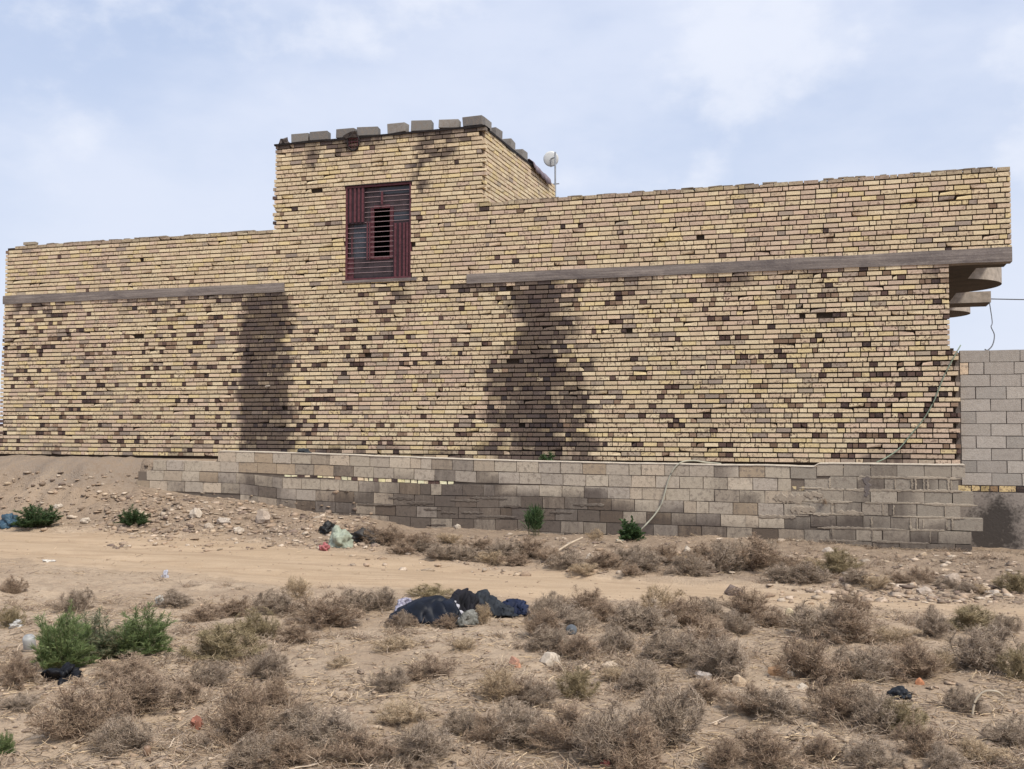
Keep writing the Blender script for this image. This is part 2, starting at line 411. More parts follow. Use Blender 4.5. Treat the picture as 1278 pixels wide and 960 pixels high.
mb.box(TL + .03, TL + .23, .2, YT, 41 * P, NT_ * P - .03, (.3, .24, .17), (0, 0, 0), 1); mb.box(TL + .03, TR - .03, YT - .2, YT, 41 * P, NT_ * P - .03, (.3, .24, .17), (0, 0, 0), 1)
hpart(mb, 'tower_wall', BX)
# solid body behind the face, roofs
mb = MB(); mb.box(XL + .02, XR - .02, .2, 10, -.8, 38.6 * P, (.4, .32, .22), (.2, 0, 0), 0); hpart(mb, 'rear_walls', [M['brick']])
mb = MB(); mb.box(XL + .03, XR - .03, .26, 10, 38.7 * P, 40.9 * P); mb.box(TL + .05, TR - .05, .03, YT - .02, NT_ * P - .025, NT_ * P + .02); hpart(mb, 'roof_slab', M['concrete'])
# beams
def beam(x0, x1, flare=0):
    b = MB(); n = int((x1 - x0) / .16); vs = []; fs = []
    for i in range(n + 1):
        x = x0 + (x1 - x0) * i / n
        zt = 41 * P + .004 + .010 * nz(x, 0, 1.2, 31) + flare * max(0, (x + 3) / 5.5) * .035; zb = 39 * P - .006 + .012 * nz(x, 0, 1.5, 33) - flare * .02 * max(0, (x + 3) / 5.5); d = -.022 + .008 * nz(x, 0, 2, 34)
        vs += [(x, d, zb), (x, d - .004, (zt + zb) / 2 + .01 * nz(x, 1, 3, 35)), (x, d, zt), (x, .25, zt), (x, .25, zb)]
    for i in range(n):
        for q in range(5): fs.append((i * 5 + q, (i + 1) * 5 + q, (i + 1) * 5 + (q + 1) % 5, i * 5 + (q + 1) % 5))
    fs += [(0, 1, 2, 3, 4), tuple(n * 5 + q for q in (4, 3, 2, 1, 0))]
    b.add(vs, fs); hpart(b, 'concrete_beam', M['concrete'])
beam(XL - .02, BL1); beam(BR0, 2.50, 1)
# the cantilevered roof edge with its two rounded balconies, beyond the right end
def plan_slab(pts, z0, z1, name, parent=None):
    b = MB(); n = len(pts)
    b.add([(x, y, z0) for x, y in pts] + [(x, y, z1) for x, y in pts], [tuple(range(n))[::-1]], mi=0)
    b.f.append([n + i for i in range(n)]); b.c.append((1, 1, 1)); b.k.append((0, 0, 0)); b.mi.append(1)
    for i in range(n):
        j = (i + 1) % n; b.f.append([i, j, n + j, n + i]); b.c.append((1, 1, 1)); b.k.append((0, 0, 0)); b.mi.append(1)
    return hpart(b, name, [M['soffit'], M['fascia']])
def arc(cx, cy, r, a0, a1, n=20): return [(cx + r * math.cos(a0 + (a1 - a0) * i / n), cy + r * math.sin(a0 + (a1 - a0) * i / n)) for i in range(n + 1)]
zs = 39 * P
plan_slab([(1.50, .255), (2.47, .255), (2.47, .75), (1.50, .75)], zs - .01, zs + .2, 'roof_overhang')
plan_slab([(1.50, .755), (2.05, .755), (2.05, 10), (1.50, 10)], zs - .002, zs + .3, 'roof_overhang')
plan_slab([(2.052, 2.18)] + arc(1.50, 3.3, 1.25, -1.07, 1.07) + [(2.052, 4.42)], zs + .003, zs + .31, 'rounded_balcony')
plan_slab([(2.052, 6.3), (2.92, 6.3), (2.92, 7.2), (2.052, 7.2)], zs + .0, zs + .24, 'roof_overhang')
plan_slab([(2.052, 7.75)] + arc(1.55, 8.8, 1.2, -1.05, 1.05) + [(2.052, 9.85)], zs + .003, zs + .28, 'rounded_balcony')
mb = MB(); mb.box(2.30, 2.47, .26, 10, zs + .32, 57 * P, (.5, .4, .28), (.3, 0, 0)); hpart(mb, 'balcony_parapet', [M['brick']])
# roofing felt edge under the loose blocks
mb = MB(); zt = NT_ * P
n = 60
for (fn, a, b) in ((lambda u, d, z: (u, -d, z), TL - .03, TR + .05), (lambda u, d, z: (TR + d, u, z), -.03, YT * .72)):
    vs = []
    for i in range(n + 1):
        u = a + (b - a) * i / n; w = .012 * nz(u, .3, 3.5, 41); l = -.012 - .035 * max(0, nz(u, 1.3, 2.2, 42)) 
        vs += [fn(u, .02 + w, zt + l), fn(u, .03 + w, zt + .022), fn(u, -.3, zt + .035), fn(u, -.3, zt - .01)]
    mb.add(vs, [(i * 4 + q, (i + 1) * 4 + q, (i + 1) * 4 + (q + 1) % 4, i * 4 + (q + 1) % 4) for i in range(n) for q in range(4)])
hpart(mb, 'roofing_felt', M['tar'])
# window
W, H = WR - WL, WZ1 - WZ0
def wb(b, u0, u1, v0, v1, y0, y1, mi=0): b.box(WL + u0 * W, WL + u1 * W, y0, y1, WZ1 - v1 * H, WZ1 - v0 * H, mi=mi)
mb = MB()
for a in ((0, 1, 0, .02), (0, 1, .98, 1), (0, .025, .021, .979), (.975, 1, .021, .979)): wb(mb, *a, .012, .055)
win = hpart(mb, 'window', M['maroon'])
def wpart(b, name, mat):
    o = b.build(name, mat, win); o.data.transform(house.matrix_basis.inverted()); return o
mb = MB()
for a in ((.026, .41, .021, .40), (.41, .974, .021, .245), (.68, .974, .245, .979), (.026, .41, .77, .979), (.41, .68, .76, .979), (.33, .41, .40, .77), (.026, .10, .40, .77)): wb(mb, a[0] + .001, a[1] - .001, a[2] + .001, a[3] - .001, .085, .10)
wpart(mb, 'metal_shutter', M['panel'])
mb = MB(); wb(mb, .10, .33, .40, .77, .09, .10); wpart(mb, 'pane', M['slate'])
for a in ((.72, .96, .30, .385), (.50, .96, .03, .10)): mb = MB(); wb(mb, *a, .076, .083); wpart(mb, 'pane', M['slate'])
mb = MB()
for a in ((.37, .42, .24, .78), (.665, .715, .24, .78), (.421, .664, .215, .25), (.421, .664, .755, .79)): wb(mb, *a, .060, .084)
wpart(mb, 'inner_frame', M['maroon'])
mb = MB()
for u in (.055, .125, .185, .245): wb(mb, u, u + .030, .021, .385, .018, .032)
for u in (.745, .815, .875, .925): wb(mb, u, u + .030, .42, .979, .018, .032)
for u in (.325, .362): wb(mb, u, u + .016, .385, .79, .018, .032)
wb(mb, .54, .57, .08, .215, .018, .032); wb(mb, .03, .11, .75, .975, .055, .072); wb(mb, .085, .10, .53, .72, .03, .045)
for i in range(17):
    v = .07 + i * .053; wb(mb, .026, .974, v, v + .0055, .034, .044, 1)
wb(mb, .027, .29, .022, .40, .0335, .0338, 2); wb(mb, .725, .973, .41, .978, .0335, .0338, 2)
wpart(mb, 'grille', [M['maroon'], M['wire'], M['back']])
mb = MB(); mb.box(WL - .05, WR + .12, -.018, .14, WZ0 - .055, WZ0 - .004, jit=.006); wpart(mb, 'sill', M['concrete'])
mb = MB(); mb.box(WL - .03, WR + .05, -.012, .05, WZ1 + .004, WZ1 + .022, jit=.004); wpart(mb, 'lintel_shadow', M['tar'])  # thin black strip stands in for the shadow line above the window
mb = MB(); mb.box(WL - .3, WR + .3, 1.2, 1.3, 3.5, 6.1); mb.box(WL - .1, WR + .1, .2, 1.2, 3.42, 3.48); hpart(mb, 'room_shade_panel', M['black'])  # black panels added so the opening shows painted shade inside
# drain spout stub on the stained wall
mb = MB(); xs, zz = on_y(336, 482); mb.tube([(xs, .02, zz), (xs, -.13, zz - .01)], .022, 8); hpart(mb, 'drain_spout', M['fascia'])

# ------------------------------------------------------------------ block walls
CB = [(0.466, 0.407, 0.329), (0.427, 0.373, 0.31), (0.498, 0.432, 0.349), (0.402, 0.354, 0.303), (0.466, 0.393, 0.31)]
GB = [(0.397, 0.362, 0.327), (0.378, 0.343, 0.311), (0.422, 0.387, 0.348), (0.403, 0.368, 0.332), (0.365, 0.337, 0.307)]
low = empty('retaining_wall', (-6, -.8, -1.2), 'low grey concrete block retaining wall with damp stained base below the house', 'wall')
LT_X = [-14.2, -12.06, -9.0, -6.5, -4.2, -.96, 2]; LT_Z = [.16, .138, .085, .018, -.012, -.03, -.035]
YF = -.8
def ul(px, py=600): return on_y(px, py, YF)[0]
def shim(u): return float(np.interp(u, [ul(300), ul(352), ul(520), ul(680)], [0, .066, .066, 0]))
def ltop(u, k):
    z = float(np.interp(u, LT_X, LT_Z)) - .2045 * k
    return z - (shim(u) if k >= 2 else 0) + .008 * nz(u, k, 1.3, 51)
def lstain(u, z):
    zf = float(np.interp(u, FOOT_X, FOOT_Z)); d = z - zf
    s = float(np.interp(u, [-14, -11.5, -9], [.0, .25, .75])) * float(1 - sstep(.10, .50, d + .25 * nz(u, z, 1.1, 52)))
    a = float(sstep(ul(420), ul(500), u) * (1 - sstep(ul(720), ul(860), u)))
    top = float(np.interp(u, [ul(440), ul(480), ul(540), ul(700), ul(850)], [-.55, -.38, -.40, -.52, -.9]))
    s = max(s, .92 * a * float(1 - sstep(top - .05, top + .08, z + .12 * nz(u, z, 2.2, 53))))
    s = max(s, .7 * float(sstep(ul(296), ul(306), u) * (1 - sstep(ul(350), ul(356), u))) * float(1 - sstep(-.36, -.28, z)))
    if nz(u, z, .8, 54) > .28: s = max(s, .3)
    u9 = ul(1082); s = max(s, .0 * math.exp(-((u - u9) / .10) ** 2) * float(sstep(-.52, -.42, z) * (1 - sstep(-.15, -.05, z))))
    return s
ST = [ul(272), ul(191), ul(183), ul(170), ul(300), ul(380), ul(440)]
RE = [ul(1205), ul(1196), ul(1214), ul(1198), ul(1226), ul(1211), ul(1212)]
mb = MB(); cap = MB(); XB = ul(1025)
def blk(mb, a, b, zt, zh, y, base, mask, jit=.004, dep=.19, slope=None):
    zt0, zt1 = (zt(a), zt(b)) if callable(zt) else (zt, zt); J = lambda: R.uniform(-jit, jit); d = R.uniform(-.004, .004)
    fr = [(a + J(), y + d + J(), zt0 - zh + J()), (b + J(), y + d + J(), zt1 - zh + J()), (b + J(), y + d + J(), zt1 + J()), (a + J(), y + d + J(), zt0 + J())]
    bk = [(p[0], y + dep, p[2]) for p in fr]
    mb.add(fr + bk, [(0, 1, 2, 3), (1, 5, 6, 2), (4, 0, 3, 7), (3, 2, 6, 7), (4, 5, 1, 0), (5, 4, 7, 6)], base, mask)
for k in range(8):
    lo = ST[min(k, 6)] if k < 7 else ul(520); u = lo; first = True
    rhi = RE[min(k, 6)]
    while u < rhi - .05:
        L = .395 + R.uniform(-.012, .012)
        if first and k % 2: L = .3
        if R.random() < .05: L = .2
        first = False
        a, b = u, min(u + L, rhi)
        if rhi - b < .12: b = rhi
        u = b + R.uniform(.008, .014)
        c = (a + b) / 2; rs = 0.05 if a > XB - .2 else 0
        zt = (lambda x, k=k, rs=rs: ltop(x, k) + rs)
        if b > XB - .2 > a: rs = 0
        zc = zt(c) - .1
        base = R.choice(CB); j = R.uniform(.86, 1.1)
        if R.random() < .07: base = (.40, .32, .235)
        if a > XB - .6: base = R.choice([(.34, .30, .25), (.36, .315, .26), (.32, .285, .24)])
        base = tuple(x * j for x in base)
        if k == 1 and ul(970) < c < ul(1004): # brick infill where the two lengths meet
            blk(mb, a, a + .2, zt, .196, YF, base, (.3, 0, 0)); 
            for q in range(3): blk(mb, a + .22 + q * .075, a + .285 + q * .075, lambda x: zt(x) - .12, .07, YF + .01, R.choice(CREAM), (.8, .1, 0))
            continue
        # cut big blocks in sub-patches so that damp patches can cross them
        n = 2 if b - a > .25 else 1
        blk(mb, a, b, zt, .193, YF, base, lambda x, y, z, b0=.35 + .4 * R.random(), r0=R.random(): (b0, lstain(x, z), r0))
# shim course of yellow brick ends
u = ul(355)
while u < ul(562):
    L = R.choice((.07, .10, .115, .13)); 
    t = (u - ul(355)) / (ul(562) - ul(355)); zt = lambda x: ltop(x, 1) - .203
    hh = min(shim(u) + .0, .06) * (.55 if t < .28 else .95)
    c = R.choice(CREAM) if R.random() < .7 else R.choice(BURN)
    if hh > .015: blk(mb, u, u + L, zt, hh, YF + .004, tuple(min(.78, x * 1.3) for x in c), (.35, 0, 0), .005)
    u += L + R.uniform(.004, .03)
part(mb, 'blockwork', [M['block']], low)
mb = MB()                                               # mortar bed between the blocks
n = 110; u0, u1 = ul(172), ul(1186)
for i in range(n):
    a, b = u0 + (u1 - u0) * i / n, u0 + (u1 - u0) * (i + 1) / n
    t0, t1 = (ltop(x, 0) - .02 - (.2045 if x < ST[0] else 0) - (.21 if x < ST[1] else 0) for x in (a, b))
    zb0, zb1 = (float(np.interp(x, FOOT_X, FOOT_Z)) - .25 for x in (a, b)); rows = 7
    for q in range(rows):
        f0, f1 = q / rows, (q + 1) / rows
        za, zb_, zc, zd = zb0 + (t0 - zb0) * f0, zb1 + (t1 - zb1) * f0, zb1 + (t1 - zb1) * f1, zb0 + (t0 - zb0) * f1
        mb.add([(a, YF + .014, za), (b, YF + .014, zb_), (b, YF + .014, zc), (a, YF + .014, zd)], [(0, 1, 2, 3)], (.17, .14, .115), lambda x, y, z: (.3, lstain(x, z), .5))
part(mb, 'mortar_bed', [M['block']], low)
# trowelled mortar smears over the face, right part and the patched middle
mb = MB()
def smear(x, z, w, h, base, sm=0, y=.0):
    n = 18; k = R.uniform(0, 90); d = YF - .0062 - y; vs = []; vert = h > w
    for i in range(n + 1):
        t = i / n * 2 - 1; e = (1 - abs(t) ** 6) ** .5; L_, H_ = (h, w) if vert else (w, h)
        up = H_ * e * (.55 + .9 * max(-.5, mn.noise(Vector((t * 3.2 * max(1, L_ / .15), k, 0))))) ; dn = H_ * e * (.55 + .9 * max(-.5, mn.noise(Vector((t * 3.2 * max(1, L_ / .15), k, 9)))))
        for q, yy in ((up + .003, YF - .0005), (up * .7, d), (-dn * .7, d), (-dn - .003, YF - .0005)):
            vs.append((x + q, yy, z + t * L_) if vert else (x + t * L_, yy, z + q))
    fs = [((i * 4 + q), (i + 1) * 4 + q, (i + 1) * 4 + q + 1, i * 4 + q + 1) for i in range(n) for q in range(3)]
    if not vert: fs = [f[::-1] for f in fs]
    mb.add(vs, fs, base, lambda X, Y, Z: (.45, max(sm, lstain(X, Z) * .8), .5))
SM = [(.36, .31, .25), (.39, .335, .27), (.33, .285, .23)]
q_ = 0
for _ in range(46):
    u = R.uniform(ul(1010), ul(1190)); k = R.randrange(1, 7); z = ltop(u, k) + .05 + R.uniform(-.01, .01); q_ += 1
    smear(u, z, R.uniform(.12, .42), R.uniform(.016, .032), R.choice(SM), .0, q_ * .00005)
for _ in range(22):
    u = R.uniform(ul(1010), ul(1190)); k = R.randrange(1, 6); q_ += 1
    smear(u, ltop(u, k) - .05, R.uniform(.012, .026), R.uniform(.07, .10), R.choice(SM), .0, q_ * .00005)
for px, py, w, h in ((985, 622, .26, .12), (1002, 636, .2, .1), (970, 645, .3, .05), (1015, 618, .16, .08), (1060, 640, .2, .06)):
    u, z = on_y(px, py, YF); q_ += 1; smear(u, z, w, h, (.36, .305, .245), .12, q_ * .00005)
u, z = on_y(1082, 607, YF); smear(u, z, .075, .17, (.17, .15, .145), .15, .004)
for px, py in ((525, 628), (540, 636), (500, 622), (560, 640), (590, 640), (620, 645), (545, 655), (640, 632), (610, 622), (470, 630), (700, 640), (735, 630), (580, 625), (660, 650)):
    u, z = on_y(px, py, YF); q_ += 1; smear(u, z, R.uniform(.14, .4), R.uniform(.02, .05), R.choice(((.26, .22, .18), (.23, .195, .16), (.30, .26, .215))), R.choice((.4, .55, .7)), q_ * .00005)
part(mb, 'mortar_smear', [M['block']], low)
mb = MB(); vs = []; n = 160                             # pale mortar cap along the top
u0, u1 = ul(274), ul(1204)
for i in range(n + 1):
    u = u0 + (u1 - u0) * i / n; zt = ltop(u, 0) + (.05 if u > XB - .1 else 0); w = .010 + .010 * abs(nz(u, 0, 3, 58))
    vs += [(u, YF - .012 - .006 * nz(u, 0, 5, 59), zt + .001), (u, YF - .008, zt + w), (u, YF + .21, zt + w + .005), (u, YF + .21, zt + .001)]
mb.add(vs, [(i * 4 + q, (i + 1) * 4 + q, (i + 1) * 4 + (q + 1) % 4, i * 4 + (q + 1) % 4) for i in range(n) for q in range(4)])
part(mb, 'mortar_cap', M['cap'], low)

yard = empty('yard_wall', (3, .1, -1.3), 'tall grey cinder block wall joined to the right end of the brick house', 'wall')
mb = MB(); YB = .10; ztop = 1.86; bl = .452
for k in range(11):
    u = 1.71 + (0 if k % 2 == 0 else -.0); first = True
    while u < 7:
        L = bl + R.uniform(-.008, .008)
        if first: L = bl if k % 2 == 0 else .23
        if first and k == 1: blk(mb, u, u + .12, ztop - k * .2, .19, YB, R.choice(CREAM), (.6, 0, 0)); u += .13
        first = False; j = R.uniform(.9, 1.08)
        blk(mb, u, u + L - .012, ztop - k * .2, .189, YB, tuple(x * j for x in R.choice(GB)), (.2, .04, R.random())); u += L
part(mb, 'blockwork', [M['block']], yard)
mb = MB(); u = 1.60
while u < 7:
    L = R.choice((.115, .115, .12, .235)); c = R.choice(CREAM) if R.random() < .6 else R.choice(BURN); c = tuple(x * (1.0, .95, .75)[i] for i, x in enumerate(c))
    blk(mb, u, u + L, ztop - 11 * .2 - .005, .085, YB - .005, c, (.9, .1, R.random()), .006); u += L + .02
part(mb, 'brick_course', [M['brick']], yard)
mb = MB(); mb.box(1.63, 7.1, YB + .012, YB + .18, ztop - 2.33, ztop - .03, (.13, .11, .10), (.3, .1, 0)); part(mb, 'mortar_bed', [M['block']], yard)
mb = MB(); n, m = 46, 12
for i in range(n):
    for j in range(m):
        a, b = 1.5 + 5.6 * i / n, 1.5 + 5.6 * (i + 1) / n; c, d = -1.75 + 1.305 * j / m, -1.75 + 1.305 * (j + 1) / m
        xc, zc = (a + b) / 2, (c + d) / 2
        s = lambda x, y, z: (0, min(1, math.exp(-(((x - 2.20) / .36) ** 2 + ((z + .98) / .50) ** 2)) * 1.1 + .25 * float(1 - sstep(-1.2, -.9, z))), 0)
        f = lambda x, z: YB - .03 + .012 * nz(x, z, 2.5, 61)
        mb.add([(a, f(a, c), c), (b, f(b, c), c), (b, f(b, d), d), (a, f(a, d), d)], [(0, 1, 2, 3)], (1, 1, 1), s)
mb.box(1.5, 7.1, YB - .028, YB + .17, -.452, -.446, (1, 1, 1), (0, .1, 0))
part(mb, 'plaster_base', M['plaster'], yard)

# ------------------------------------------------------------------ ground sheet, split into ground and track
def axis(lo, hi, st, far):
    a = list(np.arange(lo, hi + 1e-6, st)); g = st; x = lo; pre = []
    while x > -far: g *= 1.35; x -= g; pre.append(x)
    g = st; x = hi; post = []
    while x < far: g *= 1.35; x += g; post.append(x)
    return np.array(pre[::-1] + a + post)
ax, ay = axis(-19.5, 6.0, .065, 600), axis(-16.5, .3, .06, 600)
nx, ny = len(ax), len(ay); V = np.zeros((ny, nx, 3), np.float32); MK = np.zeros((ny, nx, 3), np.float32)
for j, y in enumerate(ay):
    for i, x in enumerate(ax):
        V[j, i] = (x, y, zg(float(x), float(y)))
        near, far = 0, 0
        if -8.2 < y < -2.4 and -60 < x < 60: MK[j, i, 0] = track_mask(float(x), float(y))
        if -6.5 < y < 0 and -20 < x < 7:
            n_, f_ = track_edges(x); MK[j, i, 1] = float(sstep(f_ - .2, f_ + .5, y)) * (.85 + .6 * nz(x, y, .9, 71))
        if x < -13 and y > -2.6 and y < 0: MK[j, i, 2] = .75 * float(sstep(-13.0, -13.8, x)) * float(sstep(-1.7, -.9, y + .5 * nz(x, y, .8, 72)))
idx = np.arange(nx * ny).reshape(ny, nx)
Q = np.stack([idx[:-1, :-1], idx[:-1, 1:], idx[1:, 1:], idx[1:, :-1]], -1).reshape(-1, 4)
fm = MK.reshape(-1, 3)[Q].mean(1)
def sheet(name, sel, mat, label):
    q = Q[sel]; used, inv = np.unique(q, return_inverse=True); me = bpy.data.meshes.new(name)
    me.vertices.add(len(used)); me.vertices.foreach_set('co', V.reshape(-1, 3)[used].ravel())
    me.loops.add(q.size); me.loops.foreach_set('vertex_index', inv.reshape(-1).astype(np.int32)); me.polygons.add(len(q))
    me.polygons.foreach_set('loop_start', np.arange(0, q.size, 4, dtype=np.int32)); me.update(calc_edges=True)
    at = me.color_attributes.new('Mask', 'FLOAT_COLOR', 'POINT'); b = np.ones((len(used), 4), np.float32); b[:, :3] = MK.reshape(-1, 3)[used]; at.data.foreach_set('color', b.ravel())
    me.materials.append(mat); me.polygons.foreach_set('use_smooth', np.ones(len(q), bool))
    tag(link(name, me), label, kind='structure')
sheet('ground', fm[:, 0] <= .5, M['soil'], 'dry stony soil of the waste ground')
sheet('dirt_track', fm[:, 0] > .5, M['track'], 'packed sandy dirt track crossing the waste ground')

# ------------------------------------------------------------------ twigs and leaves
def ribbons(name, pts, rad, cols, mat, sides=3):
    """pts (N,K,3) polylines, rad (N,K), cols (N,3) -> one mesh of thin tubes"""
    N, K, _ = pts.shape
    d = np.gradient(pts, axis=1); d /= np.linalg.norm(d, axis=2, keepdims=True) + 1e-9
    ref = np.where(np.abs(d[..., 2:3]) < .85, np.array([0, 0, 1.]), np.array([1., 0, 0]))
    a = np.cross(d, ref); a /= np.linalg.norm(a, axis=2, keepdims=True) + 1e-9; b = np.cross(d, a)
    ring = []
    for q in range(sides):
        t = 2 * math.pi * q / sides; ring.append(pts + (a * math.cos(t) + b * math.sin(t)) * rad[..., None])
    v = np.stack(ring, 2).reshape(-1, 3)
    base = (np.arange(N)[:, None] * K + np.arange(K - 1)[None]) * sides
    fs = [np.stack([base + q, base + (q + 1) % sides, base + sides + (q + 1) % sides, base + sides + q], -1) for q in range(sides)]
    f = np.stack(fs, 2).reshape(-1, 4); per = (K - 1) * sides
    return raw(name, v, f, np.repeat(cols, per, 0), mat)
def raw(name, v, f, c, mat):
    me = bpy.data.meshes.new(name); k = f.shape[1]
    me.vertices.add(len(v)); me.vertices.foreach_set('co', v.astype(np.float32).ravel())
    me.loops.add(f.size); me.loops.foreach_set('vertex_index', f.reshape(-1).astype(np.int32)); me.polygons.add(len(f))
    me.polygons.foreach_set('loop_start', np.arange(0, f.size, k, dtype=np.int32)); me.update(calc_edges=True)
    setcols(me, c.astype(np.float32), None); me.materials.append(mat); return me
def unit(v): return v / (np.linalg.norm(v, axis=-1, keepdims=True) + 1e-9)
def shrub_mesh(name, seed, tone, n_stem=60, n_twig=1100, up=.55, curl=.55, rad=.0038):
    g = np.random.default_rng(seed); n_twig = int(n_twig * 4.2)
    # main stems fan out of the root into an uneven dome
    az = g.uniform(0, 2 * math.pi, n_stem); el = np.arcsin(np.clip(g.uniform(.08, 1, n_stem) ** (1 - up * .6), 0, .99))
    lob = 1 + .28 * np.sin(az * 2 + seed) + .18 * np.sin(az * 3 + 2 * seed) + g.normal(0, .12, n_stem)
    dirv = np.stack([np.cos(az) * np.cos(el), np.sin(az) * np.cos(el), np.sin(el)], -1)
    K = 6; t = np.linspace(0, 1, K)[None, :, None]
    end = dirv * np.stack([.42 * lob, .42 * lob, .80 * lob ** .5], -1)
    bend = g.normal(0, .10, (n_stem, 1, 3)); stems = end[:, None] * t + bend * np.sin(t * math.pi) + g.normal(0, .014, (n_stem, K, 3)) * t
    stems[..., 2] = np.maximum(stems[..., 2], .012)
    srad = np.linspace(rad * 1.6, rad * .7, K)[None] * g.uniform(.7, 1.2, (n_stem, 1))
    # twiglets leave the stems and curl outwards
    si = g.integers(0, n_stem, n_twig); u = g.uniform(.18, 1.0, n_twig) ** .75; x = u * (K - 1); i0 = np.minimum(x.astype(int), K - 2); fr = (x - i0)[:, None]
    start = stems[si, i0] * (1 - fr) + stems[si, i0 + 1] * fr
    out = unit(unit(start + np.array([0, 0, .10])) * .9 + g.normal(0, .65, (n_twig, 3))); L = g.uniform(.05, .16, (n_twig, 1, 1)) 
    K2 = 5; t2 = np.linspace(0, 1, K2)[None, :, None]
    side = unit(np.cross(out, g.normal(0, 1, (n_twig, 3))))[:, None]
    tw = start[:, None] + out[:, None] * L * t2 + side * L * curl * np.sin(t2 * 2.4) * g.uniform(-1, 1, (n_twig, 1, 1)) + g.normal(0, .006, (n_twig, K2, 3)) * t2
    q = np.linalg.norm(tw / np.array([.52, .52, .95]), axis=2, keepdims=True); tw = tw / np.maximum(1, q ** .75)   # rounded, grazed outline
    tw[..., 2] = np.maximum(tw[..., 2], .006)
    trad = np.linspace(rad * .8, rad * .42, K2)[None] * g.uniform(.7, 1.3, (n_twig, 1))
    pal = np.array(tone); c1 = pal[g.integers(0, len(pal), n_stem)] * g.uniform(.7, 1.1, (n_stem, 1)); c2 = pal[g.integers(0, len(pal), n_twig)] * g.uniform(.75, 1.3, (n_twig, 1))
    K_ = K2
    stems5 = stems[:, [0, 1, 2, 3, 5]]; srad5 = srad[:, [0, 1, 2, 3, 5]]
    return ribbons(name, np.concatenate([stems5, tw]), np.concatenate([srad5, trad]), np.concatenate([c1, c2]), M['twig'])
GREY = [(0.351, 0.27, 0.203), (0.449, 0.354, 0.266), (0.242, 0.186, 0.139), (0.545, 0.438, 0.33), (0.376, 0.294, 0.226)]
BROWN = [(0.328, 0.234, 0.168), (0.425, 0.312, 0.219), (0.23, 0.168, 0.122), (0.509, 0.384, 0.272)]
STRAW = [(0.55, 0.42, 0.275), (0.425, 0.318, 0.209), (0.65, 0.504, 0.33), (0.325, 0.24, 0.165)]
OLIVE = [(0.3, 0.24, 0.138), (0.388, 0.312, 0.182), (0.45, 0.354, 0.22), (0.237, 0.192, 0.11)]
KINDS = {
    'g': [shrub_mesh('dry_shrub', 3, GREY), shrub_mesh('dry_shrub', 4, GREY, 56, 1250, .4, .7), shrub_mesh('dry_shrub', 5, GREY, 40, 950, .7, .5)],
    'b': [shrub_mesh('dry_shrub', 6, BROWN), shrub_mesh('dry_shrub', 7, BROWN, 50, 1200, .35, .7), shrub_mesh('dry_shrub', 8, BROWN, 44, 1000, .65, .4)],
    's': [shrub_mesh('dry_shrub', 9, STRAW, 40, 650, .6, .5), shrub_mesh('dry_shrub', 10, STRAW, 34, 560, .8, .4)],
    'o': [shrub_mesh('dry_shrub', 12, OLIVE, 44, 900, .6, .45), shrub_mesh('dry_shrub', 13, OLIVE, 50, 1000, .5, .5)],
}
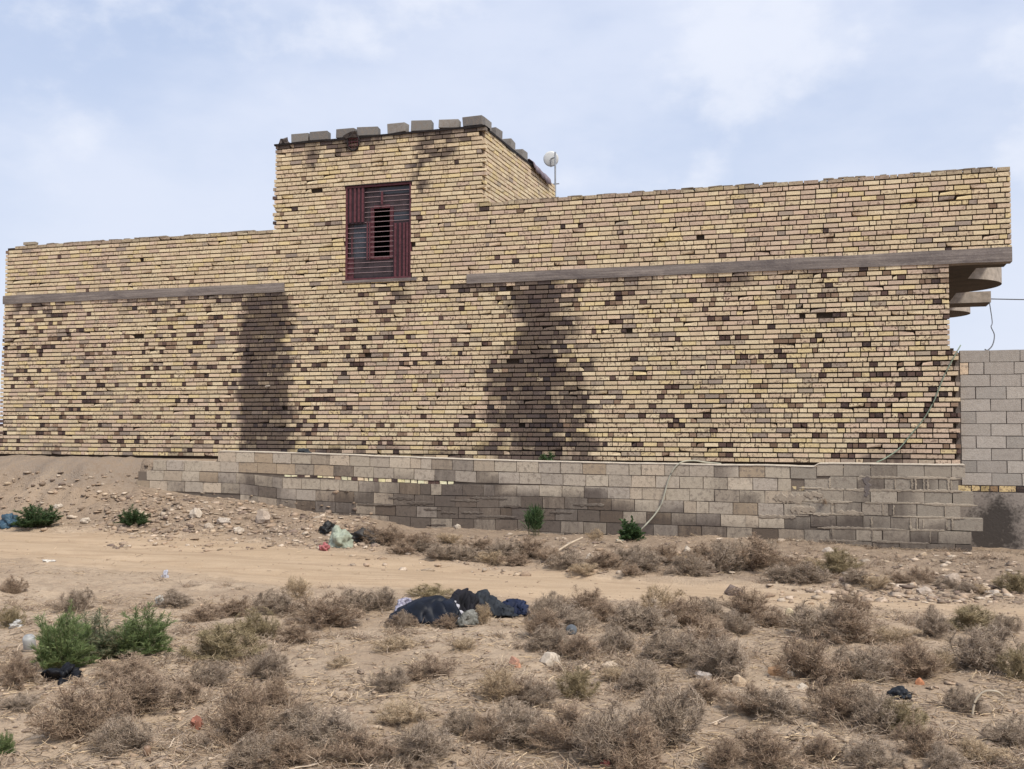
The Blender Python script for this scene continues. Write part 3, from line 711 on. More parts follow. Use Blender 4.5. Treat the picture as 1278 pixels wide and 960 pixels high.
#   px,  base py, width px, height px, kind   (read off the photograph)
SHRUBS = {
 'far': [(452,676,42,22,'b'),(480,682,60,30,'b'),(519,688,56,26,'b'),(545,700,50,24,'g'),(575,702,52,28,'g'),(596,690,44,24,'b'),(623,700,56,30,'g'),(661,698,48,34,'b'),(706,712,62,28,'g'),(741,676,30,20,'s'),(754,712,56,30,'b'),(802,716,66,38,'g'),(838,706,50,28,'b'),(860,720,60,34,'g'),(890,714,50,34,'b'),(905,716,58,46,'g'),(940,716,84,54,'b'),(975,727,54,28,'g'),(1008,730,62,32,'g'),(1048,720,60,38,'o'),(1032,676,28,18,'b'),(1095,738,42,24,'s'),(1147,730,42,28,'b'),(1180,736,36,18,'g'),(1266,742,56,32,'o'),(1225,742,34,16,'s'),(640,708,44,22,'b'),(728,720,46,20,'s'),(500,694,40,22,'b'),(533,691,40,20,'g'),(612,706,40,22,'s'),(645,694,36,20,'g'),(684,702,44,24,'b'),(772,704,44,24,'g'),(822,702,44,26,'b'),(875,704,46,30,'b'),(918,702,50,32,'g'),(956,706,50,34,'g'),(992,716,44,26,'b'),(1020,714,40,22,'s'),(1070,732,40,24,'g'),(1121,730,36,18,'b'),(1206,742,36,18,'g'),(560,680,40,18,'s'),(784,720,40,20,'b')],
 'track_left': [(12,742,34,28,'b'),(90,766,50,38,'g'),(212,757,54,24,'g'),(282,772,66,32,'b'),(341,770,60,40,'g'),(369,750,44,34,'s'),(400,786,92,50,'b'),(441,768,66,38,'g'),(363,806,60,36,'b'),(474,764,54,34,'g'),(316,802,64,50,'o'),(500,786,40,24,'b'),(534,748,60,22,'o'),(8,786,36,34,'o'),(250,778,50,26,'b')],
 'track_right': [(682,782,54,48,'g'),(724,770,74,42,'b'),(705,790,76,42,'g'),(752,780,54,34,'b'),(798,792,92,50,'g'),(827,772,60,50,'s'),(853,786,82,46,'b'),(880,776,48,34,'g'),(932,778,84,48,'b'),(919,796,54,38,'g'),(964,786,60,32,'b'),(1027,802,112,58,'g'),(1062,772,48,40,'b'),(1060,806,82,58,'b'),(1166,799,56,46,'g'),(1122,806,66,30,'s'),(1218,792,90,42,'o'),(1256,798,48,36,'g')],
 'mid_left': [(14,862,64,50,'b'),(145,858,94,46,'b'),(258,858,66,40,'g'),(272,832,112,58,'o'),(225,880,70,38,'b'),(165,892,124,54,'b'),(332,852,64,50,'g'),(335,888,54,56,'b'),(486,814,64,22,'s'),(483,866,52,38,'g'),(530,850,84,36,'b'),(420,836,46,16,'s'),(575,814,44,22,'s'),(495,908,84,40,'s'),(20,888,60,22,'g')],
 'mid_right': [(678,800,64,44,'b'),(688,818,64,42,'g'),(722,824,66,34,'b'),(768,818,58,40,'g'),(878,818,92,58,'b'),(845,834,84,56,'g'),(898,850,84,68,'g'),(620,877,84,52,'s'),(657,880,60,40,'b'),(672,884,60,40,'g'),(716,876,64,46,'o'),(765,854,48,26,'s'),(800,864,64,40,'g'),(878,882,62,38,'b'),(935,897,84,46,'b'),(1009,852,102,72,'b'),(1076,852,84,54,'g'),(1141,852,84,58,'b'),(1176,840,50,36,'s'),(1226,838,102,72,'g'),(1272,852,60,54,'o'),(965,898,86,46,'g')],
 'front': [(90,928,116,92,'b'),(142,944,94,50,'g'),(294,938,96,100,'b'),(322,966,84,56,'g'),(348,964,84,56,'b'),(391,942,134,64,'g'),(441,962,104,56,'b'),(371,908,64,36,'b'),(522,960,96,58,'g'),(576,920,54,44,'g'),(611,936,62,58,'b'),(642,934,94,64,'g'),(653,918,60,40,'b'),(710,944,104,74,'b'),(754,964,94,96,'g'),(792,970,94,88,'b'),(836,940,104,96,'g'),(905,968,76,50,'b'),(948,954,64,48,'b'),(1046,906,84,68,'b'),(1090,914,86,62,'g'),(1126,924,72,50,'o'),(1147,948,64,62,'b'),(1207,893,54,42,'g'),(1266,936,84,46,'g'),(962,962,84,62,'b'),(1088,960,86,46,'g'),(1027,956,62,42,'b'),(1226,962,76,44,'s'),(1180,968,60,40,'g')],
}
ORD = ['first','second','third','fourth','fifth','sixth','seventh','eighth','ninth','tenth','eleventh','twelfth','thirteenth','fourteenth','fifteenth','sixteenth','seventeenth','eighteenth','nineteenth','twentieth','twenty-first','twenty-second','twenty-third','twenty-fourth','twenty-fifth','twenty-sixth','twenty-seventh','twenty-eighth','twenty-ninth','thirtieth']
ROWS = {'far': 'between block wall and dirt track', 'track_left': 'along near track edge left of clothes', 'track_right': 'along near track edge right of clothes', 'mid_left': 'midway on the left half', 'mid_right': 'midway on the right half', 'front': 'in the row nearest the viewer'}
TONE = {'g': 'grey', 'b': 'brown', 's': 'thin straw-coloured', 'o': 'olive-tinged'}
n_sh = 0
for row, lst in SHRUBS.items():
    lst = sorted(lst); cnt = {}
    for (px, by, w, h, kd) in lst:
        cnt[kd] = cnt.get(kd, 0) + 1
        x, y, z, t = hit(px, by - .06 * h)
        s = t / F
        me = KINDS[kd][n_sh % len(KINDS[kd])]
        o = link('dry_shrub', me); wd = w * s * 1.10; hh = h * s * .92
        o.location = (x, y + wd * .12, z - .01); o.rotation_euler = (R.uniform(-.08, .08), R.uniform(-.08, .08), R.uniform(0, 6.28)); o.scale = (wd, wd * R.uniform(.75, 1.0), hh)
        o.location.z = zg(x, y + wd * .12) - .012
        size = 'large' if w * h > 5500 else 'small' if w * h < 1500 else 'low' if h < .5 * w else 'rounded'
        tag(o, f'{size} {TONE[kd]} shrub, {ORD[cnt[kd]-1]} {TONE[kd].split()[-1]} from left {ROWS[row]}', 'shrub', 'dry shrubs on the waste ground')
        n_sh += 1

# green plants
def leafy(name, seed, pts_fn, n_stem, n_leaf, L, wdt, cols):
    g = np.random.default_rng(seed); stems = pts_fn(g, n_stem); K = stems.shape[1]
    si = g.integers(0, n_stem, n_leaf); u = g.uniform(.15, 1, n_leaf) ** .7; x = u * (K - 1); i0 = np.minimum(x.astype(int), K - 2); fr = (x - i0)[:, None]
    st = stems[si, i0] * (1 - fr) + stems[si, i0 + 1] * fr; d = unit(unit(stems[si, i0 + 1] - stems[si, i0]) * .8 + g.normal(0, .55, (n_leaf, 3))); d[:, 2] = np.abs(d[:, 2]) * .8 + .1
    l = L * g.uniform(.5, 1.2, (n_leaf, 1)); sd_ = unit(np.cross(d, g.normal(0, 1, (n_leaf, 3)))) * wdt
    v = np.stack([st, st + d * l * .5 + sd_, st + d * l, st + d * l * .5 - sd_], 1).reshape(-1, 3); f = np.arange(n_leaf * 4).reshape(-1, 4)
    pal = np.array(cols); c = pal[g.integers(0, len(pal), n_leaf)] * g.uniform(.7, 1.3, (n_leaf, 1))
    foliage = raw('foliage', v, f, c, M['leaf'])
    stem = ribbons('stems', stems, np.linspace(.008, .003, K)[None] * np.ones((n_stem, 1)), np.tile([[.14, .13, .07]], (n_stem, 1)), M['twig'])
    return foliage, stem
def dome(g, n, rx=.5, rz=.9, lean=0.0):
    az = g.uniform(0, 6.283, n); el = np.arcsin(g.uniform(.1, .98, n)); r = g.uniform(.65, 1.1, n); t = np.linspace(0, 1, 6)[None, :, None]
    e = np.stack([rx * np.cos(az) * np.cos(el) * r + lean, rx * np.sin(az) * np.cos(el) * r, rz * np.sin(el) * r], -1)
    return np.array([0, 0, .01]) + e[:, None] * t + g.normal(0, .06, (n, 1, 3)) * np.sin(t * 3.14)
def upright(g, n):
    p = g.uniform(-.35, .35, (n, 2)); t = np.linspace(0, 1, 6)[None, :, None]; e = np.concatenate([p * 1.25 + g.normal(0, .05, (n, 2)), g.uniform(.6, 1.0, (n, 1))], 1); b = np.concatenate([p, np.zeros((n, 1))], 1)
    return b[:, None] * (1 - t) + e[:, None] * t + g.normal(0, .03, (n, 1, 3)) * np.sin(t * 3.14)
GRN = [(0.146, 0.204, 0.079), (0.198, 0.253, 0.095), (0.121, 0.162, 0.066), (0.241, 0.282, 0.126)]
DKG = [(.045, .080, .032), (.06, .10, .038), (.075, .12, .048)]
GRY = [(0.144, 0.178, 0.098), (0.115, 0.155, 0.075), (0.184, 0.201, 0.121), (0.218, 0.201, 0.138), (0.299, 0.253, 0.149)]
def bush(px, by, w, h, kind, label, seed, name='green_bush'):
    x, y, z, t = hit(px, by); s = t / F
    fn, nst, nl, L, wd, cols = {'fine': (dome, 80, 13000, .11, .0042, GRN), 'grey': (dome, 80, 10000, .11, .0042, GRY), 'dark': (dome, 60, 5000, .12, .009, DKG), 'reed': (upright, 26, 700, .45, .02, DKG), 'leafy': (dome, 34, 1100, .22, .05, DKG)}[kind]
    fo, st = leafy(name, seed, fn, nst, nl, L, wd, cols)
    e = empty(name, (x, y + w * s * .2, zg(x, y + w * s * .2) - .01), label, 'bush', 'green bushes among the dry scrub'); e.scale = (w * s, w * s * .85, h * s)
    link('foliage', fo, e); link('stem', st, e)
bush(66, 838, 84, 92, 'fine', 'bright green feathery bush above the black lump of painted shade', 21)
bush(114, 824, 112, 64, 'grey', 'low grey-green bush joining the two larger green bushes', 22)
bush(166, 824, 92, 66, 'fine', 'mid green feathery bush with bare stems at its right', 23)
bush(36, 662, 66, 36, 'dark', 'dark green bush beside blue plastic bag at the track', 24)
bush(160, 658, 44, 28, 'dark', 'small dark green bush on the far track edge beside rubble', 25)
bush(665, 670, 24, 34, 'reed', 'upright reedy green plant against the block wall foot', 26, 'green_plant')
bush(784, 676, 34, 28, 'leafy', 'broad-leaved dark green plant beside the pale hose', 27, 'green_plant')
bush(3, 945, 26, 34, 'fine', 'small green sprig at the lower left corner of the ground', 28)
x, z = on_y(681, 577, -.35); fo, st = leafy('green_weed', 29, dome, 20, 500, .25, .03, DKG)
e = empty('green_weed', (x, -.2, -.06), 'small green weed growing between stained brick wall and block wall', 'weed'); e.scale = (.32, .2, .24); link('foliage', fo, e); link('stem', st, e)

# ------------------------------------------------------------------ stuff: gravel, straw litter
def ico(g):
    p = (1 + 5 ** .5) / 2
    v = np.array([(-1, p, 0), (1, p, 0), (-1, -p, 0), (1, -p, 0), (0, -1, p), (0, 1, p), (0, -1, -p), (0, 1, -p), (p, 0, -1), (p, 0, 1), (-p, 0, -1), (-p, 0, 1)]) / 1.9
    f = np.array([(0, 11, 5), (0, 5, 1), (0, 1, 7), (0, 7, 10), (0, 10, 11), (1, 5, 9), (5, 11, 4), (11, 10, 2), (10, 7, 6), (7, 1, 8), (3, 9, 4), (3, 4, 2), (3, 2, 6), (3, 6, 8), (3, 8, 9), (4, 9, 5), (2, 4, 11), (6, 2, 10), (8, 6, 7), (9, 8, 1)])
    return v, f
def scatter(name, pts, sizes, cols, label, flat=.65):
    v0, f0 = ico(None); n = len(pts); v = v0[None] * (1 + NR.normal(0, .30, (n, 12, 1)) + NR.normal(0, .16, (n, 12, 3))) * sizes[:, None, None] * np.stack([NR.uniform(.6, 1.5, n), NR.uniform(.5, 1.1, n), NR.uniform(.2, flat, n)], -1)[:, None]
    a = NR.uniform(0, 6.28, n); c, s = np.cos(a)[:, None], np.sin(a)[:, None]; vx = v[..., 0] * c - v[..., 1] * s; vy = v[..., 0] * s + v[..., 1] * c
    v = np.stack([vx, vy, v[..., 2]], -1) + pts[:, None]; f = f0[None] + (np.arange(n) * 12)[:, None, None]
    me = raw(name, v.reshape(-1, 3), f.reshape(-1, 3), np.repeat(cols, 20, 0), M['stone']); tag(link(name, me), label, kind='stuff')
def palette(n, pal, j=.2): return np.array(pal)[NR.integers(0, len(pal), n)] * NR.uniform(1 - j, 1 + j, (n, 1))
PAL = [(0.351, 0.259, 0.185), (0.31, 0.228, 0.164), (0.392, 0.306, 0.22), (0.268, 0.202, 0.149), (0.341, 0.249, 0.174), (0.227, 0.171, 0.128)]
def area(n, polys, smin, smax, powr=3.0):
    P_, S_ = [], []
    for (x0, x1, y0, y1, wgt) in polys:
        for _ in range(int(n * wgt)):
            px, py = R.uniform(x0, x1), R.uniform(y0, y1)
            x, y, z, t = hit(px, py) if py < 668 else hit_fast(px, py)
            if y > -.02: continue
            if R.random() > 1.0 - .6 * (track_mask(x, y) if -8 < y < -2.6 else 0): continue
            s = smin + (smax - smin) * R.random() ** powr; P_.append((x, y, z + s * .12)); S_.append(s)
    return np.array(P_), np.array(S_)
def hit_fast(px, py):
    r = ray(px, py); z = -1.15
    for _ in range(4):
        t = (z - CAM[2]) / r[2]; x, y = CAM[0] + r[0] * t, CAM[1] + r[1] * t
        y = min(y, -.85); z = zg(x, y)
    return x, y, z, t
p, s = area(1, [(130, 470, 618, 686, 3600), (0, 200, 590, 664, 600), (430, 1000, 668, 718, 1100), (960, 1278, 690, 752, 900), (1010, 1278, 733, 753, 600)], .010, .075, 4.0)
scatter('rubble', p, s, palette(len(p), PAL + [(.46, .375, .29), (.42, .33, .25), (.19, .14, .11)], .25), 'broken stone and brick rubble along the foot of the walls')
p, s = area(1, [(0, 1278, 742, 800, 2200), (0, 1278, 800, 880, 2600), (0, 1278, 880, 968, 2200)], .004, .030, 3.5)
scatter('gravel', p, s, palette(len(p), PAL, .25), 'loose gravel and clods among the dry scrub')
p, s = area(1, [(0, 1278, 660, 760, 2600)], .004, .020, 3.0)
scatter('track_gravel', p, s, palette(len(p), PAL, .2), 'fine gravel on the sandy track')
# straw and broken twigs lying about
N = 10000; T = np.zeros((N, 4, 3)); i = 0
while i < N:
    px, py = R.uniform(-10, 1288), R.choice((R.uniform(655, 720), R.uniform(745, 965), R.uniform(760, 965), R.uniform(745, 880)))
    x, y, z, t = hit_fast(px, py)
    if -8 < y < -2.6 and track_mask(x, y) > .3 and R.random() < .9: continue
    if nz(x, y, 1.4, 81) < -.12 and R.random() < .8: continue
    a = R.uniform(0, 6.28); L = R.uniform(.02, .14); lift = R.uniform(.004, .05) * R.random()
    for q in range(4):
        f = q / 3 - .5; T[i, q] = (x + math.cos(a) * L * f + R.uniform(-.008, .008), y + math.sin(a) * L * f + R.uniform(-.008, .008), z + .006 + lift * (.5 + f) + R.uniform(0, .008))
    i += 1
me = ribbons('dry_litter', T, np.full((N, 4), .0024) * NR.uniform(.6, 1.5, (N, 1)), palette(N, GREY + STRAW, .25), M['twig']); tag(link('dry_litter', me), 'broken dry twigs and straw lying over the soil', kind='stuff')

# low dead growth that carpets the soil between the shrubs
cl = []
while len(cl) < 620:
    px, py = R.uniform(-10, 1288), R.choice((R.uniform(672, 724), R.uniform(676, 735), R.uniform(752, 965), R.uniform(752, 965), R.uniform(752, 880)))
    if py < 725 and px < 430: continue
    x, y, z, t = hit_fast(px, py)
    if -8 < y < -2.6 and track_mask(x, y) > .25: continue
    if nz(x, y, .8, 83) + .5 * nz(x, y, 2.2, 84) < .04: continue
    cl.append((x, y, z, R.uniform(.05, .16)))
g = np.random.default_rng(77); per = 34; cl = np.array(cl); n = len(cl) * per; ci = np.repeat(np.arange(len(cl)), per)
az = g.uniform(0, 6.283, n); el = g.uniform(.05, 1.1, n); rr = cl[ci, 3] * g.uniform(.4, 1.1, n); K = 4; t = np.linspace(0, 1, K)[None, :, None]
d = np.stack([np.cos(az) * np.cos(el), np.sin(az) * np.cos(el), np.sin(el) * .7], -1) * rr[:, None]
st = cl[ci, :3] + g.normal(0, .35, (n, 3)) * cl[ci, 3:4] * np.array([1, 1, .0]) + np.array([0, 0, .004])
T = st[:, None] + d[:, None] * t + g.normal(0, .010, (n, K, 3)) * t
me = ribbons('dry_ground_cover', T, np.linspace(.0022, .0012, K)[None] * g.uniform(.7, 1.3, (n, 1)), palette(n, GREY + BROWN, .25), M['twig']); tag(link('dry_ground_cover', me), 'low brown dead growth carpeting the soil between shrubs', kind='stuff')

# ------------------------------------------------------------------ loose blocks and rags on the tower
zt = NT_ * P + .037
def tower_block(u, w, h, dep, label, rz=0, y=.09, tilt=0, x=None, col=None):
    b = MB(); c = col or R.choice([(.235, .225, .215), (.20, .19, .185), (.26, .245, .23)]); j = R.uniform(.8, 1.05); b.box(-w / 2, w / 2, -dep / 2, dep / 2, 0, h, tuple(q * j for q in c), (.6, .12, 0), 0, .008)
    o = b.build('concrete_block', M['block']); bpy_bevel(o, .008)
    o.location = (u if x is None else x, y, zt); o.rotation_euler = (0, tilt, rz); tag(o, label, 'concrete block', 'loose blocks weighing down the tower roof felt')
def bpy_bevel(o, w):
    m = o.modifiers.new('edge', 'BEVEL'); m.width = w; m.segments = 2
for px0, px1, h, lab, rz in ((363, 385, .165, 'grey concrete block right of the dark rubble on the tower corner', 0), (386, 408, .175, 'second concrete block, touching the leftmost one on the tower', .12), (419, 442, .18, 'concrete block behind the dark wire hoop on tower roof edge', 0), (445, 470, .17, 'concrete block just right of the dark wire hoop', .15), (483, 506, .19, 'concrete block standing alone above the window top right corner', -.05), (512, 537, .20, 'rough-topped concrete block above the long blue-grey wall streak', .12), (547, 571, .17, 'slanted concrete block second from the tower front right corner', .14), (577, 602, .185, 'concrete block on the front right corner of the tower', 0)):
    a, b = on_y(px0, 165)[0], on_y(px1, 165)[0]; tower_block((a + b) / 2, (b - a) * .98, h, .2, lab, rz, .10, R.uniform(-.03, .03))
for py, px0, lab in ((163, 610, 'concrete block on the tower side edge nearest the corner'), (174, 624, 'second concrete block along the tower side edge'), (188, 641, 'third concrete block along the tower side edge'), (200, 656, 'fourth concrete block beside the sagging sheet on tower side')):
    yb = on_x(px0, py, TR)[0]; tower_block(0, .19, .19, .36, lab, R.uniform(-.1, .1), yb, 0, TR - .1)
b = MB()                                                # sagging sheet hanging over the tower side
vs = []; n = 24; y0, y1 = on_x(662, 205, TR)[0], on_x(684, 223, TR)[0]
for i in range(n + 1):
    t = i / n; y = y0 + (y1 - y0) * t; w = .008 * math.sin(t * 22) + .02 * nz(y, 0, 3, 91)
    vs += [(TR - .25, y, zt + .06 + .3 * w), (TR - .03, y, zt + .09 + w - .05 * t), (TR + .055 + w * .5, y, zt + .02 - .09 * t + w), (TR + .065 + w, y + .02, zt - .10 - .10 * t + w)]
b.add(vs, [(i * 4 + q, (i + 1) * 4 + q, (i + 1) * 4 + q + 1, i * 4 + q + 1) for i in range(n) for q in range(3)])
o = b.build('roof_sheet', M['sheet'], None, True); o.modifiers.new('thick', 'SOLIDIFY').thickness = .012
tag(o, 'faded purple-grey sheet sagging over the tower side edge', 'sheet')
# ------------------------------------------------------------------ stones (lumps) generator
def lump(name, size, col, seed, jag=.35, sub=3, mat=None):
    import bmesh
    bm = bmesh.new(); bmesh.ops.create_icosphere(bm, subdivisions=sub, radius=.5)
    for v in bm.verts:
        p = v.co.normalized(); k = 1 + jag * mn.noise(p * 1.6 + Vector((seed * 3.7, seed, 0))) + jag * .45 * mn.noise(p * 4 + Vector((0, seed * 2.1, seed))) + (jag * .3 * (.3 - abs(mn.noise(p * 7 + Vector((seed, 0, seed * 1.3))))) if sub > 3 else 0)
        q = p * .5 * k; v.co = Vector((q.x * size[0], q.y * size[1], (q.z + .25) * size[2] if q.z > -.3 else -.05 * size[2]))
    me = bpy.data.meshes.new(name); bm.to_mesh(me); bm.free()
    n = len(me.polygons); c = np.tile(np.array([col]), (n, 1)) * NR.uniform(.92, 1.08, (n, 1)); setcols(me, c, None); me.materials.append(mat or M['stone']); return link(name, me)
def stone(px, by, w, h, col, label, seed, name='stone', jag=.5, cat='stone', group='loose stones on the waste ground', sub=2):
    x, y, z, t = hit(px, by); s = t / F
    o = lump(name, (w * s, w * s * .8, h * s * 1.35), col, seed, jag, sub); o.location = (x, y + w * s * .3, zg(x, y + w * s * .3) - .012); o.rotation_euler = (0, 0, R.uniform(-.4, .4)); tag(o, label, cat, group)
    return o
PALE, TAN, GRY_ = (.47, .40, .32), (.43, .33, .23), (.33, .29, .26)
for i, a in enumerate([
 (685, 832, 26, 16, PALE, 'pale white stone leaning left of the middle scrub, before small pebbles'), (641, 832, 14, 12, (.36, .2, .14), 'small reddish stone left of the pale white stone'),
 (664, 806, 10, 8, PALE, 'tiny pale stone right of the black clothes'), (876, 850, 26, 10, GRY_, 'flat grey stone under the shrubs right of middle'), (921, 856, 16, 12, TAN, 'angular tan stone beside the rusty orange lump'),
 (985, 772, 12, 12, (.50, .42, .28), 'small yellowish stone between shrubs beside the track'), (1101, 801, 18, 8, PALE, 'flat white stone between two brown shrubs near the track'), (817, 780, 12, 6, PALE, 'thin pale stone among shrubs right of the clothes'),
 (915, 744, 22, 13, (.16, .12, .10), 'dark rough clod lying on the near side of the track'), (242, 646, 16, 11, PALE, 'whitish stone topmost in the rubble below the wall'), (276, 656, 20, 9, (.42, .36, .30), 'flat grey stone in the rubble heap'),
 (325, 655, 22, 15, (.37, .30, .24), 'large grey boulder in the rubble left of the pink rag'), (296, 667, 14, 8, PALE, 'small white stone low in the rubble'), (258, 660, 12, 7, (.4, .33, .26), 'small tan stone in rubble under the whitish one'),
 (70, 636, 12, 6, PALE, 'pale flat stone right of the dark green bush'), (104, 655, 14, 6, PALE, 'pale stone at the far track edge between two bushes'), (570, 660, 10, 6, PALE, 'white stone against the damp block wall foot'),
 (735, 700, 10, 9, PALE, 'white stone right of the pale stick'), (792, 712, 10, 7, PALE, 'white stone on the far track edge under the hose plant'), (857, 690, 10, 8, PALE, 'white stone on the yellow sand patch below the wall'),
 (925, 662, 10, 5, (.6, .55, .48), 'white chip on the ledge of the block wall'), (1190, 727, 18, 10, (.35, .28, .22), 'brown stone on bank below the right wall end'), (1155, 742, 22, 9, (.38, .31, .25), 'flat brown stone on the far track edge right'),
 (1240, 746, 20, 8, (.42, .36, .3), 'grey stone at the track edge below the yard wall'), (1033, 690, 14, 7, (.42, .36, .3), 'grey stone under the wall behind the olive shrub'), (728, 838, 14, 6, TAN, 'flat tan stone right of the pale white stone'), (760, 836, 22, 7, (.44, .35, .26), 'broad flat tan slab among middle pebbles'),
 (1000, 862, 14, 8, PALE, 'whitish stone near the rusty lump and shrub'), (986, 848, 12, 9, (.45, .38, .3), 'pale chip behind the rusty orange lump'), (224, 934, 10, 5, PALE, 'small white pebble on bare sand by the front shrubs')]): stone(*a, seed=i + 1)
for i, a in enumerate([(970, 846, 22, 14, (.27, .165, .095), 'rusty orange lump of broken brick beside brown shrub'), (1148, 858, 11, 10, (.42, .19, .10), 'bright orange brick fragment above the black plastic'), (242, 912, 18, 16, (.30, .13, .09), 'dull red brick fragment left of a tall front shrub'), (645, 836, 10, 8, (.42, .22, .14), 'pinkish brick fragment beside the small reddish stone'), (832, 700, 40, 8, (.5, .36, .18), 'patch of yellow broken brick under the block wall')]):
    stone(*a[:6], seed=50 + i, name='brick_fragment', cat='brick', group='broken brick pieces')

# ------------------------------------------------------------------ rags, bags and litter
def drape(name, path, mat, label, cat, seed, fold=.035, group=None, parent=None, freq=7, under=0.0):
    """cloth laid over a ridge: path of (px, base_py, height_m, half_depth_m)"""
    n, m = 72, 34; A = np.array(path, float); t = np.linspace(0, 1, len(A)); vs = []
    hits = [hit(p[0], p[1]) for p in path]; XY = np.array([(h[0], h[1]) for h in hits])
    rgt = Vector((math.cos(YAW), math.sin(YAW), 0)); fwd = Vector((-math.sin(YAW), math.cos(YAW), 0))
    for i in range(n + 1):
        q = i / n; bx, by = np.interp(q, t, XY[:, 0]), np.interp(q, t, XY[:, 1]); hh, hd = np.interp(q, t, A[:, 2]), np.interp(q, t, A[:, 3]); e = min(1, math.sin(math.pi * min(max(q, .0), 1)) * 3.2 + .12)
        for j in range(m + 1):
            w = j / m * 2 - 1
            f1 = mn.noise(Vector((q * freq + seed, w * 1.6 + q * 2, seed * 1.7))); f2 = mn.noise(Vector((q * freq * 2.3 + w * 2.2, w * 3 - q * 3, seed * 2.9)))
            rid = (1 - abs(f1) * 2.2)
            x = bx + fwd.x * (w * hd * (1 + .25 * f2) + hd); y = by + fwd.y * (w * hd * (1 + .25 * f2) + hd)
            prof = max(0.0, 1 - abs(w) ** 2.3)
            z = zg(x, y) + .012 + hh * e * prof * (1 + .18 * f1) + fold * (rid * .6 + .7 * f2) * (.35 + .65 * prof) * e
            vs.append((x + rgt.x * .05 * f2, y + rgt.y * .05 * f2, max(z, zg(x, y) + .006)))
    fs = [(i * (m + 1) + j, (i + 1) * (m + 1) + j, (i + 1) * (m + 1) + j + 1, i * (m + 1) + j + 1) for i in range(n) for j in range(m)]
    b = MB(); b.add(vs, fs); o = b.build(name, mat, parent, True); sm = o.modifiers.new('thick', 'SOLIDIFY'); sm.thickness = .012; sm.offset = 1
    if label: tag(o, label, cat, group)
    return o
def fabric(name, a, b, rough=.85, scale=6):
    t = NT(name); v = t.coord(); n = t.noise(v, scale, 4); w = t.noise(v, 160, 2)
    t.base(t.mix(t.ramp(n, .35, .7), a, b)); t.b.inputs['Roughness'].default_value = rough; t.bump(t.math('ADD', w, n), .2, .005); return t.m
NAVY = fabric('navy_nylon', (.003, .0045, .009), (.008, .012, .024), .55); BLK = fabric('black_cotton', (.006, .006, .008), (.015, .014, .020), .8); DNM = fabric('faded_slate_denim', (.012, .015, .021), (.036, .041, .047), .8, 14); WHT = fabric('dirty_white_cotton', (.30, .29, .33), (.62, .60, .60), .8, 16); BLU = fabric('dark_blue_fabric', (.008, .012, .030), (.018, .028, .070), .7)
G = 'discarded clothes dumped beside the track'
jk = drape('jacket', [(484, 783, .03, .05), (498, 781, .10, .12), (518, 781, .17, .18), (542, 782, .21, .20), (562, 783, .19, .18), (573, 783, .08, .13)], NAVY, 'navy jacket with white patterned lining, leftmost in the clothes dump', 'jacket', 3.1, .020, G, freq=4.5)
drape('lining', [(494, 772, .06, .02), (500, 771, .11, .025), (507, 770, .13, .02), (513, 770, .11, .02)], fabric('lilac_print_lining', (.16, .15, .21), (.46, .44, .50), .8, 30), None, None, 8.3, .012, parent=jk, freq=12)
drape('shirt', [(556, 775, .10, .10), (568, 775, .20, .18), (580, 775, .22, .18), (592, 776, .16, .16), (602, 776, .05, .1)], BLK, 'black shirt humped up in the middle of the clothes dump', 'shirt', 5.7, .03, G)
drape('trousers', [(592, 768, .14, .08), (603, 769, .18, .12), (615, 771, .13, .14), (629, 772, .07, .12), (642, 772, .03, .08)], DNM, 'faded grey-blue trousers sloping down beside the black shirt', 'trousers', 9.2, .025, G)
drape('cloth', [(620, 768, .05, .07), (632, 769, .10, .1), (645, 770, .11, .1), (652, 770, .10, .09), (657, 771, .03, .05)], BLU, 'dark blue folded cloth at the right end of the clothes dump', 'cloth', 12.5, .018, G)
drape('white_rag', [(558, 770, .12, .02), (564, 774, .15, .025), (571, 780, .10, .02), (576, 784, .02, .015)], WHT, 'narrow white rag hanging between navy jacket and black shirt', 'rag', 14.1, .008, G, freq=10)
drape('white_scrap', [(576, 785, .04, .02), (581, 784, .10, .04), (588, 783, .11, .04), (593, 783, .05, .02)], fabric('grey_white_plastic', (.08, .08, .068), (.27, .26, .23), .5, 18), 'grey-white plastic scrap propped up in front of the black shirt', 'scrap', 16.6, .014, G)
for px, by, w, h, kd, lab in ((505, 784, 26, 26, 'g', 'small grey dry shrub poking out in front of the navy jacket'), (603, 780, 26, 34, 's', 'small straw dry shrub standing in front of the trousers'), (560, 784, 40, 20, 'b', 'low brown dry shrub under the front of the clothes dump')):
    x, y, z, t = hit(px, by); s = t / F; o = link('dry_shrub', KINDS[kd][0]); o.location = (x, y, z - .01); o.scale = (w * s, w * s, h * s); tag(o, lab, 'shrub', 'dry shrubs on the waste ground')
def crumple(name, px, by, w, h, col, label, cat, seed, rough=.5, jag=.9):
    o = stone(px, by, w, h, col, label, seed, name, jag, cat, None, 4); o.data.polygons.foreach_set('use_smooth', np.ones(len(o.data.polygons), bool))
    if 'group' in o: del o['group']
    m = fabric(name + '_material', tuple(c * .7 for c in col), tuple(min(.8, c * 1.15) for c in col), rough, 20); o.data.materials.clear(); o.data.materials.append(m); return o
crumple('bag_or_shade_lump', 8, 660, 22, 14, (.045, .09, .13), 'blue plastic bag caught beside the dark green bush', 'plastic bag', 61)
crumple('plastic_sack', 420, 684, 30, 22, (.33, .36, .28), 'pale green-white sack dumped on the far track edge', 'sack', 62, jag=.6)
crumple('rag', 403, 688, 11, 9, (.36, .12, .12), 'pink-red rag beside the pale sack', 'rag', 63)
crumple('bag_or_shade_lump', 405, 668, 18, 10, (.02, .02, .02), 'small black bag behind the pale sack', 'plastic bag', 64)
crumple('plastic_sheet', 450, 678, 46, 16, (.05, .045, .042), 'dark crumpled sheet right of the pale sack', 'plastic sheet', 65)
